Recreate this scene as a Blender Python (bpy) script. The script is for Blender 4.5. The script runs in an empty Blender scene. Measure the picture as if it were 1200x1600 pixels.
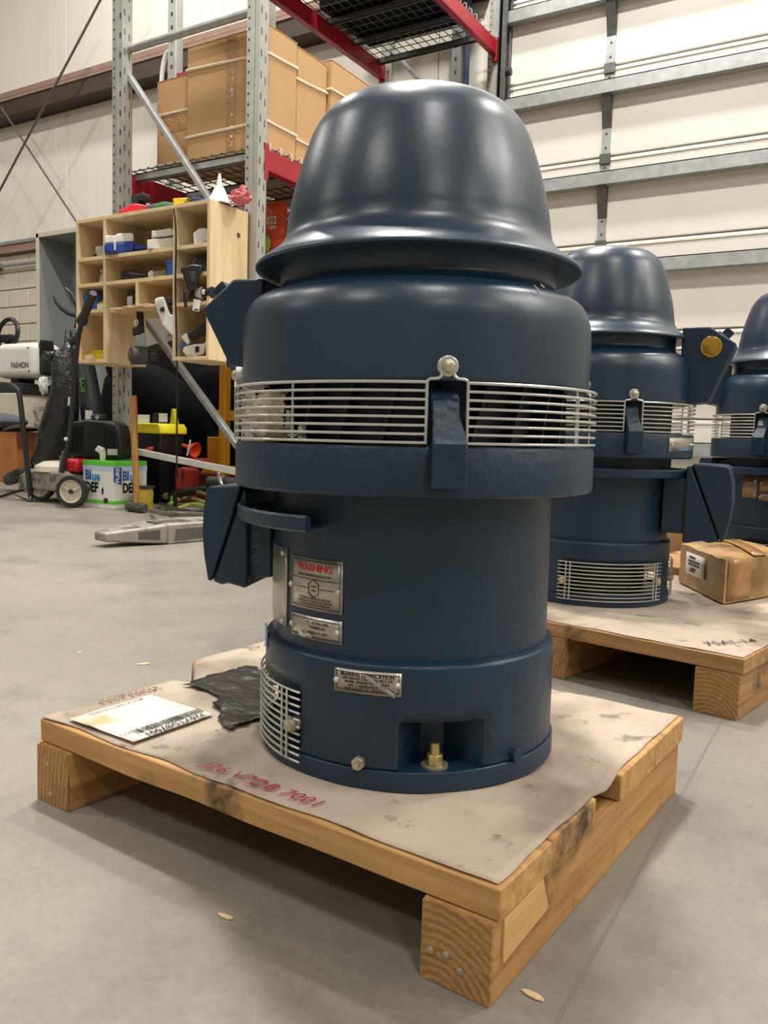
import bpy, bmesh, math, random
from mathutils import Vector, Matrix, noise
random.seed(7)
S = bpy.context.scene
C = S.collection
PI = math.pi
def rad(a): return math.radians(a)

# ------------------------------------------------------------------ camera
FPX = 1302.6; YAW = 0.5435149; PITCH = 0.0916503; ROLL = 0.0298759; CAM_H = 0.44
_f = Vector((-math.sin(YAW), math.cos(YAW), 0)); _r = Vector((math.cos(YAW), math.sin(YAW), 0)); _u = Vector((0, 0, 1))
_f2 = _f*math.cos(PITCH) - _u*math.sin(PITCH); _u2 = _u*math.cos(PITCH) + _f*math.sin(PITCH)
_r3 = _r*math.cos(ROLL) + _u2*math.sin(ROLL); _u3 = _u2*math.cos(ROLL) - _r*math.sin(ROLL)
EYE = Vector((0, 0, CAM_H))
cd = bpy.data.cameras.new('camera'); cam = bpy.data.objects.new('camera', cd); C.objects.link(cam)
M = Matrix.Identity(4)
for i, a in enumerate((_r3, _u3, -_f2)):
    for j in range(3): M[j][i] = a[j]
M.translation = EYE
cam.matrix_world = M
cd.sensor_fit = 'VERTICAL'; cd.sensor_height = 32.0; cd.lens = FPX/1600*32.0
cd.clip_start = 0.01; cd.clip_end = 100
S.camera = cam

# ------------------------------------------------------------------ world, lights, exposure
w = bpy.data.worlds.new('world'); S.world = w; w.use_nodes = True
w.node_tree.nodes['Background'].inputs[0].default_value = (0.9, 0.93, 1.0, 1)
w.node_tree.nodes['Background'].inputs[1].default_value = 0.02
S.view_settings.view_transform = 'Standard'
S.view_settings.look = 'None'
S.view_settings.gamma = 1.0
S.view_settings.use_curve_mapping = False
S.view_settings.exposure = 0.0
S.cycles.use_denoising = True
S.cycles.max_bounces = 8; S.cycles.diffuse_bounces = 4; S.cycles.glossy_bounces = 4
S.cycles.sample_clamp_indirect = 6.0
LIGHT_W = 181.0
for i, x in enumerate((-9.8, -5.9, -2.0, 1.9, 5.8, 9.7)):
    for j, y in enumerate((-5.2, -1.4, 2.4, 4.7)):
        if (i+j) % 2 and not (j == 3 and -3 < x < 6): continue
        ld = bpy.data.lights.new('high_bay_light', 'AREA'); ld.shape = 'RECTANGLE'; ld.size = 0.62; ld.size_y = 0.36
        ld.energy = LIGHT_W*((.62 if x < -5 else 1.1) if y > 4 else (2.0 if (i, j) == (2, 2) else .70)); ld.color = (1.0, 0.972, 0.915)
        lo = bpy.data.objects.new('high_bay_light', ld); C.objects.link(lo); lo.location = (x, y, 6.7)

# ------------------------------------------------------------------ layout helpers (plan lengths read as metres)
def ray(px, py): return _f2 + _r3*((px-600)/FPX) - _u3*((py-800)/FPX)
def atY(px, py, Y): d = ray(px, py); return EYE + d*(Y/d.y)
def atZ(px, py, z): d = ray(px, py); return EYE + d*((z-CAM_H)/d.z)
def atX(px, py, X): d = ray(px, py); return EYE + d*(X/d.x)

# ------------------------------------------------------------------ materials
def new_mat(name):
    m = bpy.data.materials.new(name); m.use_nodes = True
    n = m.node_tree.nodes; return m, n, m.node_tree.links, n['Principled BSDF']
def lin(c):
    return tuple((x/12.92 if x <= .04045 else ((x+.055)/1.055)**2.4) for x in (v/255 for v in c))
def mat(name, rgb, rough=.5, metal=0., var=.0, vscale=8., bump=0., bscale=60., coat=0., dark=None, stretch=None, thr=(.45, .7), rvar=0., spec=.5, trans=0.):
    """procedural paint: base colour, cloudy variation, optional stains towards `dark`, bump"""
    m, n, l, b = new_mat(name)
    c = lin(rgb)
    b.inputs['Base Color'].default_value = (*c, 1); b.inputs['Roughness'].default_value = rough
    b.inputs['Metallic'].default_value = metal; b.inputs['Specular IOR Level'].default_value = spec
    if coat: b.inputs['Coat Weight'].default_value = coat; b.inputs['Coat Roughness'].default_value = .15
    if trans: b.inputs['Transmission Weight'].default_value = trans
    tc = n.new('ShaderNodeTexCoord'); vec = tc.outputs['Object']
    if stretch:
        mp = n.new('ShaderNodeMapping'); mp.inputs['Scale'].default_value = stretch; l.new(vec, mp.inputs[0]); vec = mp.outputs[0]
    if var or dark:
        nz = n.new('ShaderNodeTexNoise'); nz.inputs['Scale'].default_value = vscale; nz.inputs['Detail'].default_value = 6; l.new(vec, nz.inputs['Vector'])
        rp = n.new('ShaderNodeValToRGB'); l.new(nz.outputs['Fac'], rp.inputs[0])
        e = rp.color_ramp.elements
        if dark:
            e[0].position, e[1].position = thr; e[0].color = (*c, 1); e[1].color = (*lin(dark), 1)
            if var:
                k = rp.color_ramp.elements.new(max(0, thr[0]-.2)); k.color = (*[min(1, x*(1+var)) for x in c], 1)
        else:
            e[0].position, e[1].position = .3, .7
            e[0].color = (*[x*(1-var) for x in c], 1); e[1].color = (*[min(1, x*(1+var)) for x in c], 1)
        l.new(rp.outputs[0], b.inputs['Base Color'])
        if rvar:
            mr = n.new('ShaderNodeMapRange'); mr.inputs[3].default_value = rough-rvar; mr.inputs[4].default_value = rough+rvar
            l.new(nz.outputs['Fac'], mr.inputs[0]); l.new(mr.outputs[0], b.inputs['Roughness'])
    if bump:
        n2 = n.new('ShaderNodeTexNoise'); n2.inputs['Scale'].default_value = bscale; n2.inputs['Detail'].default_value = 4; l.new(vec, n2.inputs['Vector'])
        bp = n.new('ShaderNodeBump'); bp.inputs['Strength'].default_value = bump; bp.inputs['Distance'].default_value = .01
        l.new(n2.outputs['Fac'], bp.inputs['Height']); l.new(bp.outputs[0], b.inputs['Normal'])
    return m
def wood(name, light, darkc, axis=0, scale=14., stain=None, sthr=(.56, .68), rough=.7, ring=False, bump=.15):
    m, n, l, b = new_mat(name)
    tc = n.new('ShaderNodeTexCoord'); mp = n.new('ShaderNodeMapping')
    s = [1, 1, 1]
    if not ring: s[axis] = .06
    mp.inputs['Scale'].default_value = s; l.new(tc.outputs['Object'], mp.inputs[0])
    nz = n.new('ShaderNodeTexNoise'); nz.inputs['Scale'].default_value = scale*5; nz.inputs['Detail'].default_value = 8; nz.inputs['Distortion'].default_value = .6; l.new(mp.outputs[0], nz.inputs['Vector'])
    fac = nz.outputs['Fac']
    if ring:
        wv = n.new('ShaderNodeTexWave'); wv.wave_type = 'RINGS'; wv.rings_direction = 'Y'
        m2 = n.new('ShaderNodeMapping'); m2.inputs['Location'].default_value = (.05, 0, .02); l.new(tc.outputs['Object'], m2.inputs[0]); l.new(m2.outputs[0], wv.inputs['Vector'])
        wv.inputs['Scale'].default_value = 44; wv.inputs['Distortion'].default_value = 3.0; wv.inputs['Detail'].default_value = 2; wv.inputs['Detail Scale'].default_value = 3
        mx = n.new('ShaderNodeMix'); mx.data_type = 'FLOAT'; mx.inputs[0].default_value = .5; l.new(wv.outputs['Fac'], mx.inputs[2]); l.new(fac, mx.inputs[3]); fac = mx.outputs[0]
    rp = n.new('ShaderNodeValToRGB'); e = rp.color_ramp.elements
    e[0].position, e[1].position = .32, .68; e[0].color = (*lin(darkc), 1); e[1].color = (*lin(light), 1)
    l.new(fac, rp.inputs[0]); col = rp.outputs[0]
    if stain:
        n3 = n.new('ShaderNodeTexNoise'); n3.inputs['Scale'].default_value = 9; n3.inputs['Detail'].default_value = 8; n3.inputs['Roughness'].default_value = .65; l.new(tc.outputs['Object'], n3.inputs['Vector'])
        r3 = n.new('ShaderNodeValToRGB'); r3.color_ramp.elements[0].position, r3.color_ramp.elements[1].position = sthr; l.new(n3.outputs['Fac'], r3.inputs[0])
        mx = n.new('ShaderNodeMix'); mx.data_type = 'RGBA'; l.new(r3.outputs[0], mx.inputs[0]); l.new(col, mx.inputs[6]); mx.inputs[7].default_value = (*lin(stain), 1); col = mx.outputs[2]
    l.new(col, b.inputs['Base Color']); b.inputs['Roughness'].default_value = rough
    bp = n.new('ShaderNodeBump'); bp.inputs['Strength'].default_value = bump; bp.inputs['Distance'].default_value = .004
    l.new(nz.outputs['Fac'], bp.inputs['Height']); l.new(bp.outputs[0], b.inputs['Normal'])
    return m
def concrete(name):
    m, n, l, b = new_mat(name)
    tc = n.new('ShaderNodeTexCoord')
    def nz(s, d=8, r=.6):
        q = n.new('ShaderNodeTexNoise'); q.inputs['Scale'].default_value = s; q.inputs['Detail'].default_value = d; q.inputs['Roughness'].default_value = r
        l.new(tc.outputs['Object'], q.inputs['Vector']); return q.outputs['Fac']
    def ramp(f, a, ca, bb, cb):
        r = n.new('ShaderNodeValToRGB'); e = r.color_ramp.elements; e[0].position, e[1].position = a, bb
        e[0].color = (*ca, 1); e[1].color = (*cb, 1); l.new(f, r.inputs[0]); return r.outputs[0]
    def mul(a, bb, f=1):
        x = n.new('ShaderNodeMix'); x.data_type = 'RGBA'; x.blend_type = 'MULTIPLY'; x.inputs[0].default_value = f; l.new(a, x.inputs[6]); l.new(bb, x.inputs[7]); return x.outputs[2]
    base = ramp(nz(1.1), .3, lin((128, 122, 113)), .7, lin((158, 151, 140)))
    spots = ramp(nz(3.2, 12, .72), .34, (.55, .55, .55), .50, (1, 1, 1))
    fine = ramp(nz(90, 4, .6), .25, (.82, .82, .82), .6, (1, 1, 1))
    big = ramp(nz(.7, 6, .6), .36, (.74, .74, .75), .60, (1, 1, 1))
    col = mul(mul(mul(base, big, .7), spots, .6), fine, .8)
    l.new(col, b.inputs['Base Color'])
    mr = n.new('ShaderNodeMapRange'); mr.inputs[3].default_value = .32; mr.inputs[4].default_value = .62; l.new(nz(2.3), mr.inputs[0]); l.new(mr.outputs[0], b.inputs['Roughness'])
    bp = n.new('ShaderNodeBump'); bp.inputs['Strength'].default_value = .06; bp.inputs['Distance'].default_value = .01; l.new(nz(60), bp.inputs['Height']); l.new(bp.outputs[0], b.inputs['Normal'])
    return m
def slotted(name, rgb):
    return mat(name, rgb, .4, .55, .12, 18, .05, 80)
NAVY = mat('navy_gloss_paint', (25, 50, 71), .34, 0, .08, 5, .02, 130, rvar=.04, spec=.75)
NAVYC = mat('navy_cast_paint', (20, 46, 66), .42, 0, .10, 9, .12, 90, rvar=.06)
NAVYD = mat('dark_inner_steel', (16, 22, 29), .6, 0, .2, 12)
WIRE = mat('zinc_wire', (205, 205, 198), .34, .55, .06, 30)
BOLT = mat('zinc_bolt', (190, 182, 158), .38, .7, .2, 120, .2, 300)
BRASSY = mat('yellow_zinc', (196, 178, 118), .3, .8, .15, 150)
GOLD = mat('brass_sight_glass', (205, 165, 70), .2, .8, .1, 40)
PLATE = mat('stamped_steel_plate', (176, 170, 156), .34, .6, .10, 40, .05, 200)
PRINT = mat('black_print', (24, 24, 24), .5)
REDP = mat('red_print', (190, 40, 36), .5)
PLAST = mat('clear_film', (225, 225, 220), .15, 0, .1, 60, .6, 90, trans=.5)
PINE = wood('pallet_pine', (208, 164, 104), (172, 126, 74), 0, 14, (74, 54, 36), (.55, .68))
PINEY = wood('pallet_pine_skid', (198, 152, 92), (160, 114, 64), 1, 14, (82, 58, 36), (.54, .70))
PINEE = wood('pallet_end_grain', (180, 138, 86), (154, 112, 66), 1, 14, (84, 60, 38), (.52, .70), ring=True, bump=.6)
PINE2 = wood('pallet_pine_brown', (188, 146, 96), (150, 108, 64), 0, 14, (78, 54, 34), (.57, .72))
PINE2Y = wood('pallet_pine_brown_skid', (184, 142, 92), (146, 104, 60), 1, 14, (70, 50, 32), (.55, .70))
KRAFT = mat('kraft_paper', (184, 167, 150), .6, 0, .14, 7, .35, 18, dark=(112, 96, 80), thr=(.50, .76))
def dirty(m, scale, thr, colr, fac):
    n, l = m.node_tree.nodes, m.node_tree.links; b = n['Principled BSDF']; src = b.inputs['Base Color'].links[0].from_socket
    tc = n.new('ShaderNodeTexCoord'); nz = n.new('ShaderNodeTexNoise'); nz.inputs['Scale'].default_value = scale; nz.inputs['Detail'].default_value = 10; nz.inputs['Roughness'].default_value = .7; l.new(tc.outputs['Object'], nz.inputs['Vector'])
    rp = n.new('ShaderNodeValToRGB'); rp.color_ramp.elements[0].position, rp.color_ramp.elements[1].position = thr; rp.color_ramp.elements[1].color = (fac, fac, fac, 1); l.new(nz.outputs['Fac'], rp.inputs[0])
    mx = n.new('ShaderNodeMix'); mx.data_type = 'RGBA'; l.new(rp.outputs[0], mx.inputs[0]); l.new(src, mx.inputs[6]); mx.inputs[7].default_value = (*lin(colr), 1); l.new(mx.outputs[2], b.inputs['Base Color'])
def creased(m, scale, st):
    n, l = m.node_tree.nodes, m.node_tree.links; b = n['Principled BSDF']; tc = n.new('ShaderNodeTexCoord')
    nz = n.new('ShaderNodeTexNoise'); nz.noise_type = 'RIDGED_MULTIFRACTAL'; nz.inputs['Scale'].default_value = scale; nz.inputs['Detail'].default_value = 3; l.new(tc.outputs['Object'], nz.inputs['Vector'])
    bp = n.new('ShaderNodeBump'); bp.inputs['Strength'].default_value = st; bp.inputs['Distance'].default_value = .003; l.new(nz.outputs['Fac'], bp.inputs['Height'])
    if b.inputs['Normal'].links: l.new(b.inputs['Normal'].links[0].from_socket, bp.inputs['Normal'])
    l.new(bp.outputs[0], b.inputs['Normal'])
dirty(KRAFT, 19, (.57, .66), (84, 72, 60), .75); dirty(KRAFT, 4, (.50, .68), (150, 130, 112), .55); creased(KRAFT, 9, .35)
LABEL = mat('white_label', (226, 222, 210), .5, 0, .03, 14, dark=(206, 170, 96), thr=(.60, .72))
BLKF = mat('black_film', (34, 32, 32), .35, 0, .4, 20, .6, 40)
CREAM = mat('cream_paper', (206, 196, 170), .7, 0, .12, 24, .3, 50)
CONC = concrete('concrete_slab')
WALLM = mat('white_wall_liner', (226, 221, 208), .36, 0, .03, 3, .10, 5, stretch=(6, 6, .5))
DOORM = mat('white_door_panel', (218, 214, 204), .42, 0, .03, 3, .02, 40)
CEILM = mat('grey_ceiling', (186, 184, 178), .8, 0, .03, 1)
FARW = mat('far_wall', (160, 156, 146), .8, 0, .03, 1)
BLOCK = mat('painted_block', (206, 198, 178), .6, 0, .06, 5, .25, 60)
MORT = mat('mortar', (176, 168, 150), .8, 0, .05, 20)
GIRTT = mat('primer_brown', (150, 120, 104), .55, 0, .1, 6)
GIRTD = mat('primer_dark_brown', (62, 46, 38), .55, 0, .15, 6)
GALV = mat('galvanised_steel', (168, 170, 170), .42, .5, .14, 22, .04, 60)
GALVD = mat('dark_galvanised', (98, 98, 98), .45, .5, .2, 22)
RACK = mat('grey_rack_paint', (176, 176, 170), .36, .45, .10, 14, .04, 60)
DARKH = mat('dark_slot', (44, 44, 44), .7)
RED = mat('red_beam_paint', (156, 26, 40), .42, 0, .12, 6, .03, 40)
CARD = mat('cardboard', (186, 147, 102), .75, 0, .05, 4, .08, 50)
CARDO = mat('old_cardboard', (178, 142, 92), .42, 0, .14, 9, .3, 24, dark=(112, 80, 44), thr=(.50, .72))
TAPE = mat('packing_tape', (168, 124, 78), .22, 0, .05, 20, .35, 60)
STRAP = mat('white_strap', (226, 214, 190), .5)
PLY = wood('birch_plywood', (232, 208, 166), (216, 188, 142), 2, 6, bump=.03, rough=.55)
BLK = mat('black_plastic', (22, 22, 23), .38, 0, .15, 20)
BLKM = mat('black_matte', (13, 12, 12), .7, 0, .2, 10, .1, 30, spec=.12)
BLKG = mat('black_gloss_resin', (26, 26, 27), .18, 0, .3, 10, .9, 30, spec=.8)
BLKGREY = mat('dark_grey_steel', (52, 52, 52), .5, .3, .2, 10)
WHT = mat('white_plastic', (224, 222, 214), .4, 0, .03, 10)
OFFW = mat('off_white_panel', (204, 196, 176), .5, 0, .04, 6)
BLUE = mat('blue_plastic', (40, 96, 190), .4, 0, .04, 10)
DBLUE = mat('royal_blue_plastic', (30, 62, 150), .35, 0, .04, 10)
YEL = mat('yellow_plastic', (222, 184, 30), .4, 0, .05, 10)
YELB = mat('bright_yellow_plastic', (232, 218, 36), .38, 0, .04, 10)
AMB = mat('amber_yellow_paint', (216, 150, 26), .45, 0, .06, 10)
GREEN = mat('green_plastic', (96, 200, 52), .4, 0, .04, 10)
DGREEN = mat('dark_green_plastic', (36, 100, 58), .4, 0, .1, 10)
REDPL = mat('red_plastic', (204, 34, 42), .38, 0, .06, 10)
DRED = mat('dull_red_plastic', (150, 44, 34), .5, 0, .1, 10)
ORNG = mat('orange_plastic', (222, 78, 40), .45, 0, .12, 10)
PINK = mat('pink_cloth', (204, 110, 112), .8, 0, .1, 20, .2, 40)
GREY = mat('grey_panel', (146, 150, 150), .5, 0, .04, 4)
SEATM = mat('slate_seat_fabric', (84, 86, 98), .8, 0, .1, 60, .2, 200)
CHAIRM = mat('dark_chair_tube', (50, 52, 52), .35, .4, .1, 20)
HICK = wood('hammer_handle', (190, 140, 78), (158, 106, 52), 2, 12, bump=.03, rough=.5)
IRON = mat('worn_iron', (78, 76, 72), .6, .3, .3, 40, .3, 60)
FORK = mat('worn_grey_fork', (150, 146, 136), .5, .3, .15, 18, .15, 40, dark=(84, 82, 76), thr=(.5, .66))
FORKD = mat('dark_fork_panel', (92, 90, 84), .55, .3, .2, 20, .2, 40)
CHROME = mat('chrome', (205, 205, 205), .15, .9)
CABLE = mat('dark_cable', (84, 76, 70), .5)
CABY = mat('yellow_green_cable', (150, 156, 70), .5, 0, .2, 30)
BROWNO = mat('orange_brown_wood', (176, 108, 62), .5, 0, .25, 6)
CLEARP = mat('cloudy_plastic', (196, 196, 190), .3, 0, .1, 40, .2, 60)
MUDY = mat('yellow_spool', (206, 180, 60), .6, 0, .2, 40, .2, 60)

# ------------------------------------------------------------------ mesh helpers
class MB:
    def __init__(s, M=None): s.v = []; s.f = []; s.M = M
    def pts(s, P):
        i = len(s.v); s.v += [tuple(s.M @ Vector(p)) if s.M else tuple(p) for p in P]; return i
    def hexa(s, P):
        i = s.pts(P); s.f += [(i, i+3, i+2, i+1), (i+4, i+5, i+6, i+7), (i, i+1, i+5, i+4), (i+1, i+2, i+6, i+5), (i+2, i+3, i+7, i+6), (i+3, i, i+4, i+7)]; return s
    def box(s, x0, x1, y0, y1, z0, z1):
        return s.hexa([(x0, y0, z0), (x1, y0, z0), (x1, y1, z0), (x0, y1, z0), (x0, y0, z1), (x1, y0, z1), (x1, y1, z1), (x0, y1, z1)])
    def obox(s, c, size, R=None):
        c = Vector(c); h = [q/2 for q in size]; P = []
        for z in (-1, 1):
            for x, y in ((-1, -1), (1, -1), (1, 1), (-1, 1)):
                p = Vector((x*h[0], y*h[1], z*h[2])); P.append(c + (R @ p if R else p))
        return s.hexa(P)
    def bar(s, p0, p1, wd, ht, up=(0, 0, 1)):
        p0, p1 = Vector(p0), Vector(p1); d = (p1-p0).normalized(); up = Vector(up)
        a = d.cross(up).normalized(); b = a.cross(d).normalized(); P = []
        for p in (p0, p1):
            P += [p-a*wd/2-b*ht/2, p+a*wd/2-b*ht/2, p+a*wd/2+b*ht/2, p-a*wd/2+b*ht/2]
        i = s.pts(P); s.f += [(i, i+1, i+2, i+3), (i+7, i+6, i+5, i+4), (i, i+4, i+5, i+1), (i+1, i+5, i+6, i+2), (i+2, i+6, i+7, i+3), (i+3, i+7, i+4, i)]; return s
    def tube(s, P, r, n=8, closed=False):
        P = [Vector(p) for p in P]; N = len(P); rs = r if isinstance(r, (list, tuple)) else [r]*N
        prev = None; rings = []
        for k, p in enumerate(P):
            if closed: t = P[(k+1) % N]-P[k-1]
            else: t = P[min(k+1, N-1)]-P[max(k-1, 0)]
            t.normalize()
            if prev is None:
                a = t.orthogonal().normalized()
            else:
                a = prev - t*prev.dot(t); a = a.normalized() if a.length > 1e-6 else t.orthogonal().normalized()
            prev = a; b = t.cross(a)
            rings.append(s.pts([p + (a*math.cos(2*PI*q/n) + b*math.sin(2*PI*q/n))*rs[k] for q in range(n)]))
        for k in range(N if closed else N-1):
            i, j = rings[k], rings[(k+1) % N]
            for q in range(n): s.f.append((i+q, i+(q+1) % n, j+(q+1) % n, j+q))
        if not closed:
            s.f.append(tuple(rings[0]+q for q in reversed(range(n)))); s.f.append(tuple(rings[-1]+q for q in range(n)))
        return s
    def cyl(s, p0, p1, r0, r1=None, n=24):
        return s.tube([p0, p1], [r0, r0 if r1 is None else r1], n)
    def lathe(s, prof, n=96, a0=0, a1=2*PI, axis=None, cap=False):
        """prof: (r,z) list around z; az measured from -y towards +x"""
        full = abs(a1-a0-2*PI) < 1e-6; m = n if full else n+1; rings = []
        for r, z in prof:
            if r < 1e-6: rings.append((s.pts([(0, 0, z)]), 1)); continue
            rings.append((s.pts([(r*math.sin(a0+(a1-a0)*k/n), -r*math.cos(a0+(a1-a0)*k/n), z) for k in range(m)]), m))
        for (i, ni), (j, nj) in zip(rings, rings[1:]):
            for k in range(n):
                k2 = (k+1) % m
                if ni == 1: s.f.append((i, j+k2, j+k))
                elif nj == 1: s.f.append((i+k, i+k2, j))
                else: s.f.append((i+k, i+k2, j+k2, j+k))
        if not full and cap:
            s.f.append(tuple(i for i, _ in rings)); s.f.append(tuple(i+m-1 for i, _ in reversed(rings)))
        return s
    def prism(s, poly, f0, f1):
        """poly list of 2d points; f0,f1 map 2d -> 3d for the two ends"""
        n = len(poly); i = s.pts([f0(*p) for p in poly]); j = s.pts([f1(*p) for p in poly])
        s.f.append(tuple(i+k for k in range(n))); s.f.append(tuple(j+k for k in reversed(range(n))))
        for k in range(n): s.f.append((i+k, j+k, j+(k+1) % n, i+(k+1) % n))
        return s
    def grid(s, nx, ny, fn):
        i = s.pts([fn(a/nx, b/ny) for b in range(ny+1) for a in range(nx+1)])
        for b in range(ny):
            for a in range(nx):
                k = i+b*(nx+1)+a; s.f.append((k, k+1, k+nx+2, k+nx+1))
        return s
    def ball(s, c, r, n=16, m=10, sc=(1, 1, 1)):
        c = Vector(c); P = []
        for b in range(m+1):
            t = PI*b/m
            for a in range(n):
                P.append(c+Vector((r*sc[0]*math.sin(t)*math.cos(2*PI*a/n), r*sc[1]*math.sin(t)*math.sin(2*PI*a/n), r*sc[2]*math.cos(t))))
        i = s.pts(P)
        for b in range(m):
            for a in range(n):
                s.f.append((i+b*n+a, i+(b+1)*n+a, i+(b+1)*n+(a+1) % n, i+b*n+(a+1) % n))
        return s
    def build(s, name, material, parent=None, bevel=0, smooth=40, seg=2, solid=0, fix=True):
        me = bpy.data.meshes.new(name); me.from_pydata(s.v, [], s.f)
        if fix:
            bm = bmesh.new(); bm.from_mesh(me); bmesh.ops.remove_doubles(bm, verts=bm.verts, dist=1e-6); bmesh.ops.recalc_face_normals(bm, faces=bm.faces); bm.to_mesh(me); bm.free()
        me.materials.append(material)
        if smooth:
            for p in me.polygons: p.use_smooth = True
            me.set_sharp_from_angle(angle=rad(smooth))
        o = bpy.data.objects.new(name, me); C.objects.link(o)
        if parent: o.parent = parent
        if solid:
            q = o.modifiers.new('solid', 'SOLIDIFY'); q.thickness = solid; q.offset = 0
        if bevel:
            q = o.modifiers.new('bevel', 'BEVEL'); q.width = bevel; q.segments = seg; q.limit_method = 'ANGLE'; q.angle_limit = rad(40)
        return o
def tag(o, label=None, cat=None, group=None, kind=None):
    for k, v in (('label', label), ('category', cat), ('group', group), ('kind', kind)):
        if v: o[k] = v
    return o
def root(name, label, cat, loc=(0, 0, 0), rz=0, group=None):
    o = bpy.data.objects.new(name, None); C.objects.link(o); o.location = loc; o.rotation_euler = (0, 0, rz); o.empty_display_size = .05
    return tag(o, label, cat, group)
def struct(o): o['kind'] = 'structure'; return o
def reloc(o, p):
    """put a single-mesh thing's origin at p without moving it"""
    p = Vector(p)
    for v in o.data.vertices: v.co -= p
    o.location = p; return o
def dup_piece(o, loc, parent=None, rz=None):
    c = o.copy(); C.objects.link(c); c.location = loc
    if parent: c.parent = parent
    if rz is not None: c.rotation_euler = (0, 0, rz)
    return c
_tcache = {}
def text_geo(body, size, bold=0.0, shear=0.0, spacing=1.0):
    k = (body, size, bold, shear, spacing)
    if k in _tcache: return _tcache[k]
    cu = bpy.data.curves.new('t', 'FONT'); cu.body = body; cu.size = size; cu.offset = bold; cu.shear = shear; cu.space_character = spacing
    cu.align_x = 'CENTER'; cu.align_y = 'CENTER'; cu.resolution_u = 3
    o = bpy.data.objects.new('t', cu); C.objects.link(o)
    dg = bpy.context.evaluated_depsgraph_get(); me = bpy.data.meshes.new_from_object(o.evaluated_get(dg))
    r = ([v.co.copy() for v in me.vertices], [tuple(p.vertices) for p in me.polygons])
    bpy.data.objects.remove(o); bpy.data.curves.remove(cu); bpy.data.meshes.remove(me)
    _tcache[k] = r; return r
def put_text(mb, body, size, fn, bold=0., shear=0., spacing=1.0):
    V, F = text_geo(body, size, bold, shear, spacing); i = mb.pts([fn(p.x, p.y) for p in V]); mb.f += [tuple(i+q for q in f) for f in F]; return mb
def catmull(P, n=6):
    P = [Vector((*p, 0)) if len(p) == 2 else Vector(p) for p in P]; out = []
    for k in range(len(P)-1):
        p0, p1, p2, p3 = P[max(k-1, 0)], P[k], P[k+1], P[min(k+2, len(P)-1)]
        for q in range(n):
            t = q/n; out.append(.5*((2*p1)+(p2-p0)*t+(2*p0-5*p1+4*p2-p3)*t*t+(3*p1-p0-3*p2+p3)*t**3))
    out.append(P[-1]); return out
def cprof(P, n=6): return [(max(0, p.x), p.y) for p in catmull(P, n)]

# ================================================================== SETTING
WY = 6.2                      # inner face of the back wall
X0, X1, Y0, CEIL = -14.0, 11.0, -8.5, 7.4
fl = struct(MB().box(X0, X1, Y0, WY+.2, -.1, 0).build('floor', CONC, smooth=0))
struct(MB().box(X0, X1, Y0, WY+.2, CEIL, CEIL+.1).build('ceiling', CEILM, smooth=0))
struct(MB().box(X0-.1, X0, Y0, WY+.2, 0, CEIL).build('wall_left', FARW, smooth=0))
struct(MB().box(X1, X1+.1, Y0, WY+.2, 0, CEIL).build('wall_right', FARW, smooth=0))
struct(MB().box(X0, X1, Y0-.1, Y0, 0, CEIL).build('wall_front', FARW, smooth=0))
wb = struct(MB().box(X0, X1, WY+.03, WY+.2, 0, CEIL).build('wall_back', MORT, smooth=0))
# liner panels between the girts
def panels(x0, x1, z0, z1, wd):
    x = x0
    while x < x1-.01:
        e = min(x+wd, x1)
        MB().box(x+.004, e-.004, WY, WY+.03, z0, z1).build('wall_panel', WALLM, wb, bevel=.006, smooth=0); x = e
DX0 = -2.80
panels(X0, DX0-.1, 4.0, CEIL, 1.52); panels(X0, DX0-.1, 2.52, 3.84, 1.52)
MB().box(DX0-.1, X1, WY, WY+.03, 4.9, CEIL).build('wall_panel', WALLM, wb, bevel=.006, smooth=0)
MB().box(-7.4, DX0-.1, WY, WY+.03, 0, 2.4).build('wall_panel', BLOCK, wb, smooth=0)
MB().box(X0, -10.2, WY, WY+.03, 0, 2.4).build('wall_panel', BLOCK, wb, smooth=0)
blk = None
for r in range(12):
    for c in range(8):
        x = -10.0 + c*.4 + (.2 if r % 2 else 0) - .2; z = .1+r*.2
        if x > -7.4: continue
        if blk is None: blk = MB().box(-.195, .195, -.028, .03, -.095, .095).build('concrete_block', BLOCK, wb, smooth=0, bevel=.008, seg=1); blk.location = (x, WY+.03, z)
        else: dup_piece(blk, (x, WY+.03, z), wb)
# girts
def girt(nm, z0, z1, dep):
    g = struct(MB().box(X0, DX0-.12, WY-dep, WY, z0, z1).build(nm, GIRTD, smooth=0))
    MB().box(X0, DX0-.12, WY-dep-.012, WY-dep+.05, z1, z1+.03).build('top_flange', GIRTT, g, smooth=0)
    return g
girt('trim_1', 3.85, 4.01, .20)
MB().box(X0, DX0-.12, WY-.21, WY, 4.045, 4.10).build('flange_face', GIRTT, bpy.data.objects['trim_1'], smooth=0)
g2 = struct(MB().box(X0, DX0-.12, WY-.06, WY, 2.41, 2.50).build('trim_2', GIRTT, smooth=0))
MB().box(X0, DX0-.12, WY-.075, WY, 2.50, 2.535).build('grey_cap', GALV, g2, smooth=0)
t3 = root('conduit_pipe', 'thin grey conduit pipe running along the block wall at far left', 'pipe', (-9.2, WY-.05, 2.27))
MB().cyl((-1.5, 0, 0), (1.3, 0, 0), .02, n=10).build('pipe', GALV, t3)
for x in (-1.0, .1, 1.1): MB().box(x-.02, x+.02, -.025, .05, -.04, .04).build('pipe_clip', GALVD, t3)
def cable(label, P, r=.012, m=CABLE, name='bracing_cable', grp=None):
    o = MB().tube(P, r, 8).build(name, m); tag(o, label, 'cable', grp); return reloc(o, P[0])
cable('long diagonal brace cable crossing the upper left white wall', [atY(160, -6, 5.85), atY(-8, 312, 5.85)])
cable('shorter brace cable falling from the brown girt towards the wooden organizer', [atY(2, 168, 5.9), atY(127, 358, 5.9)], .010)

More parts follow.
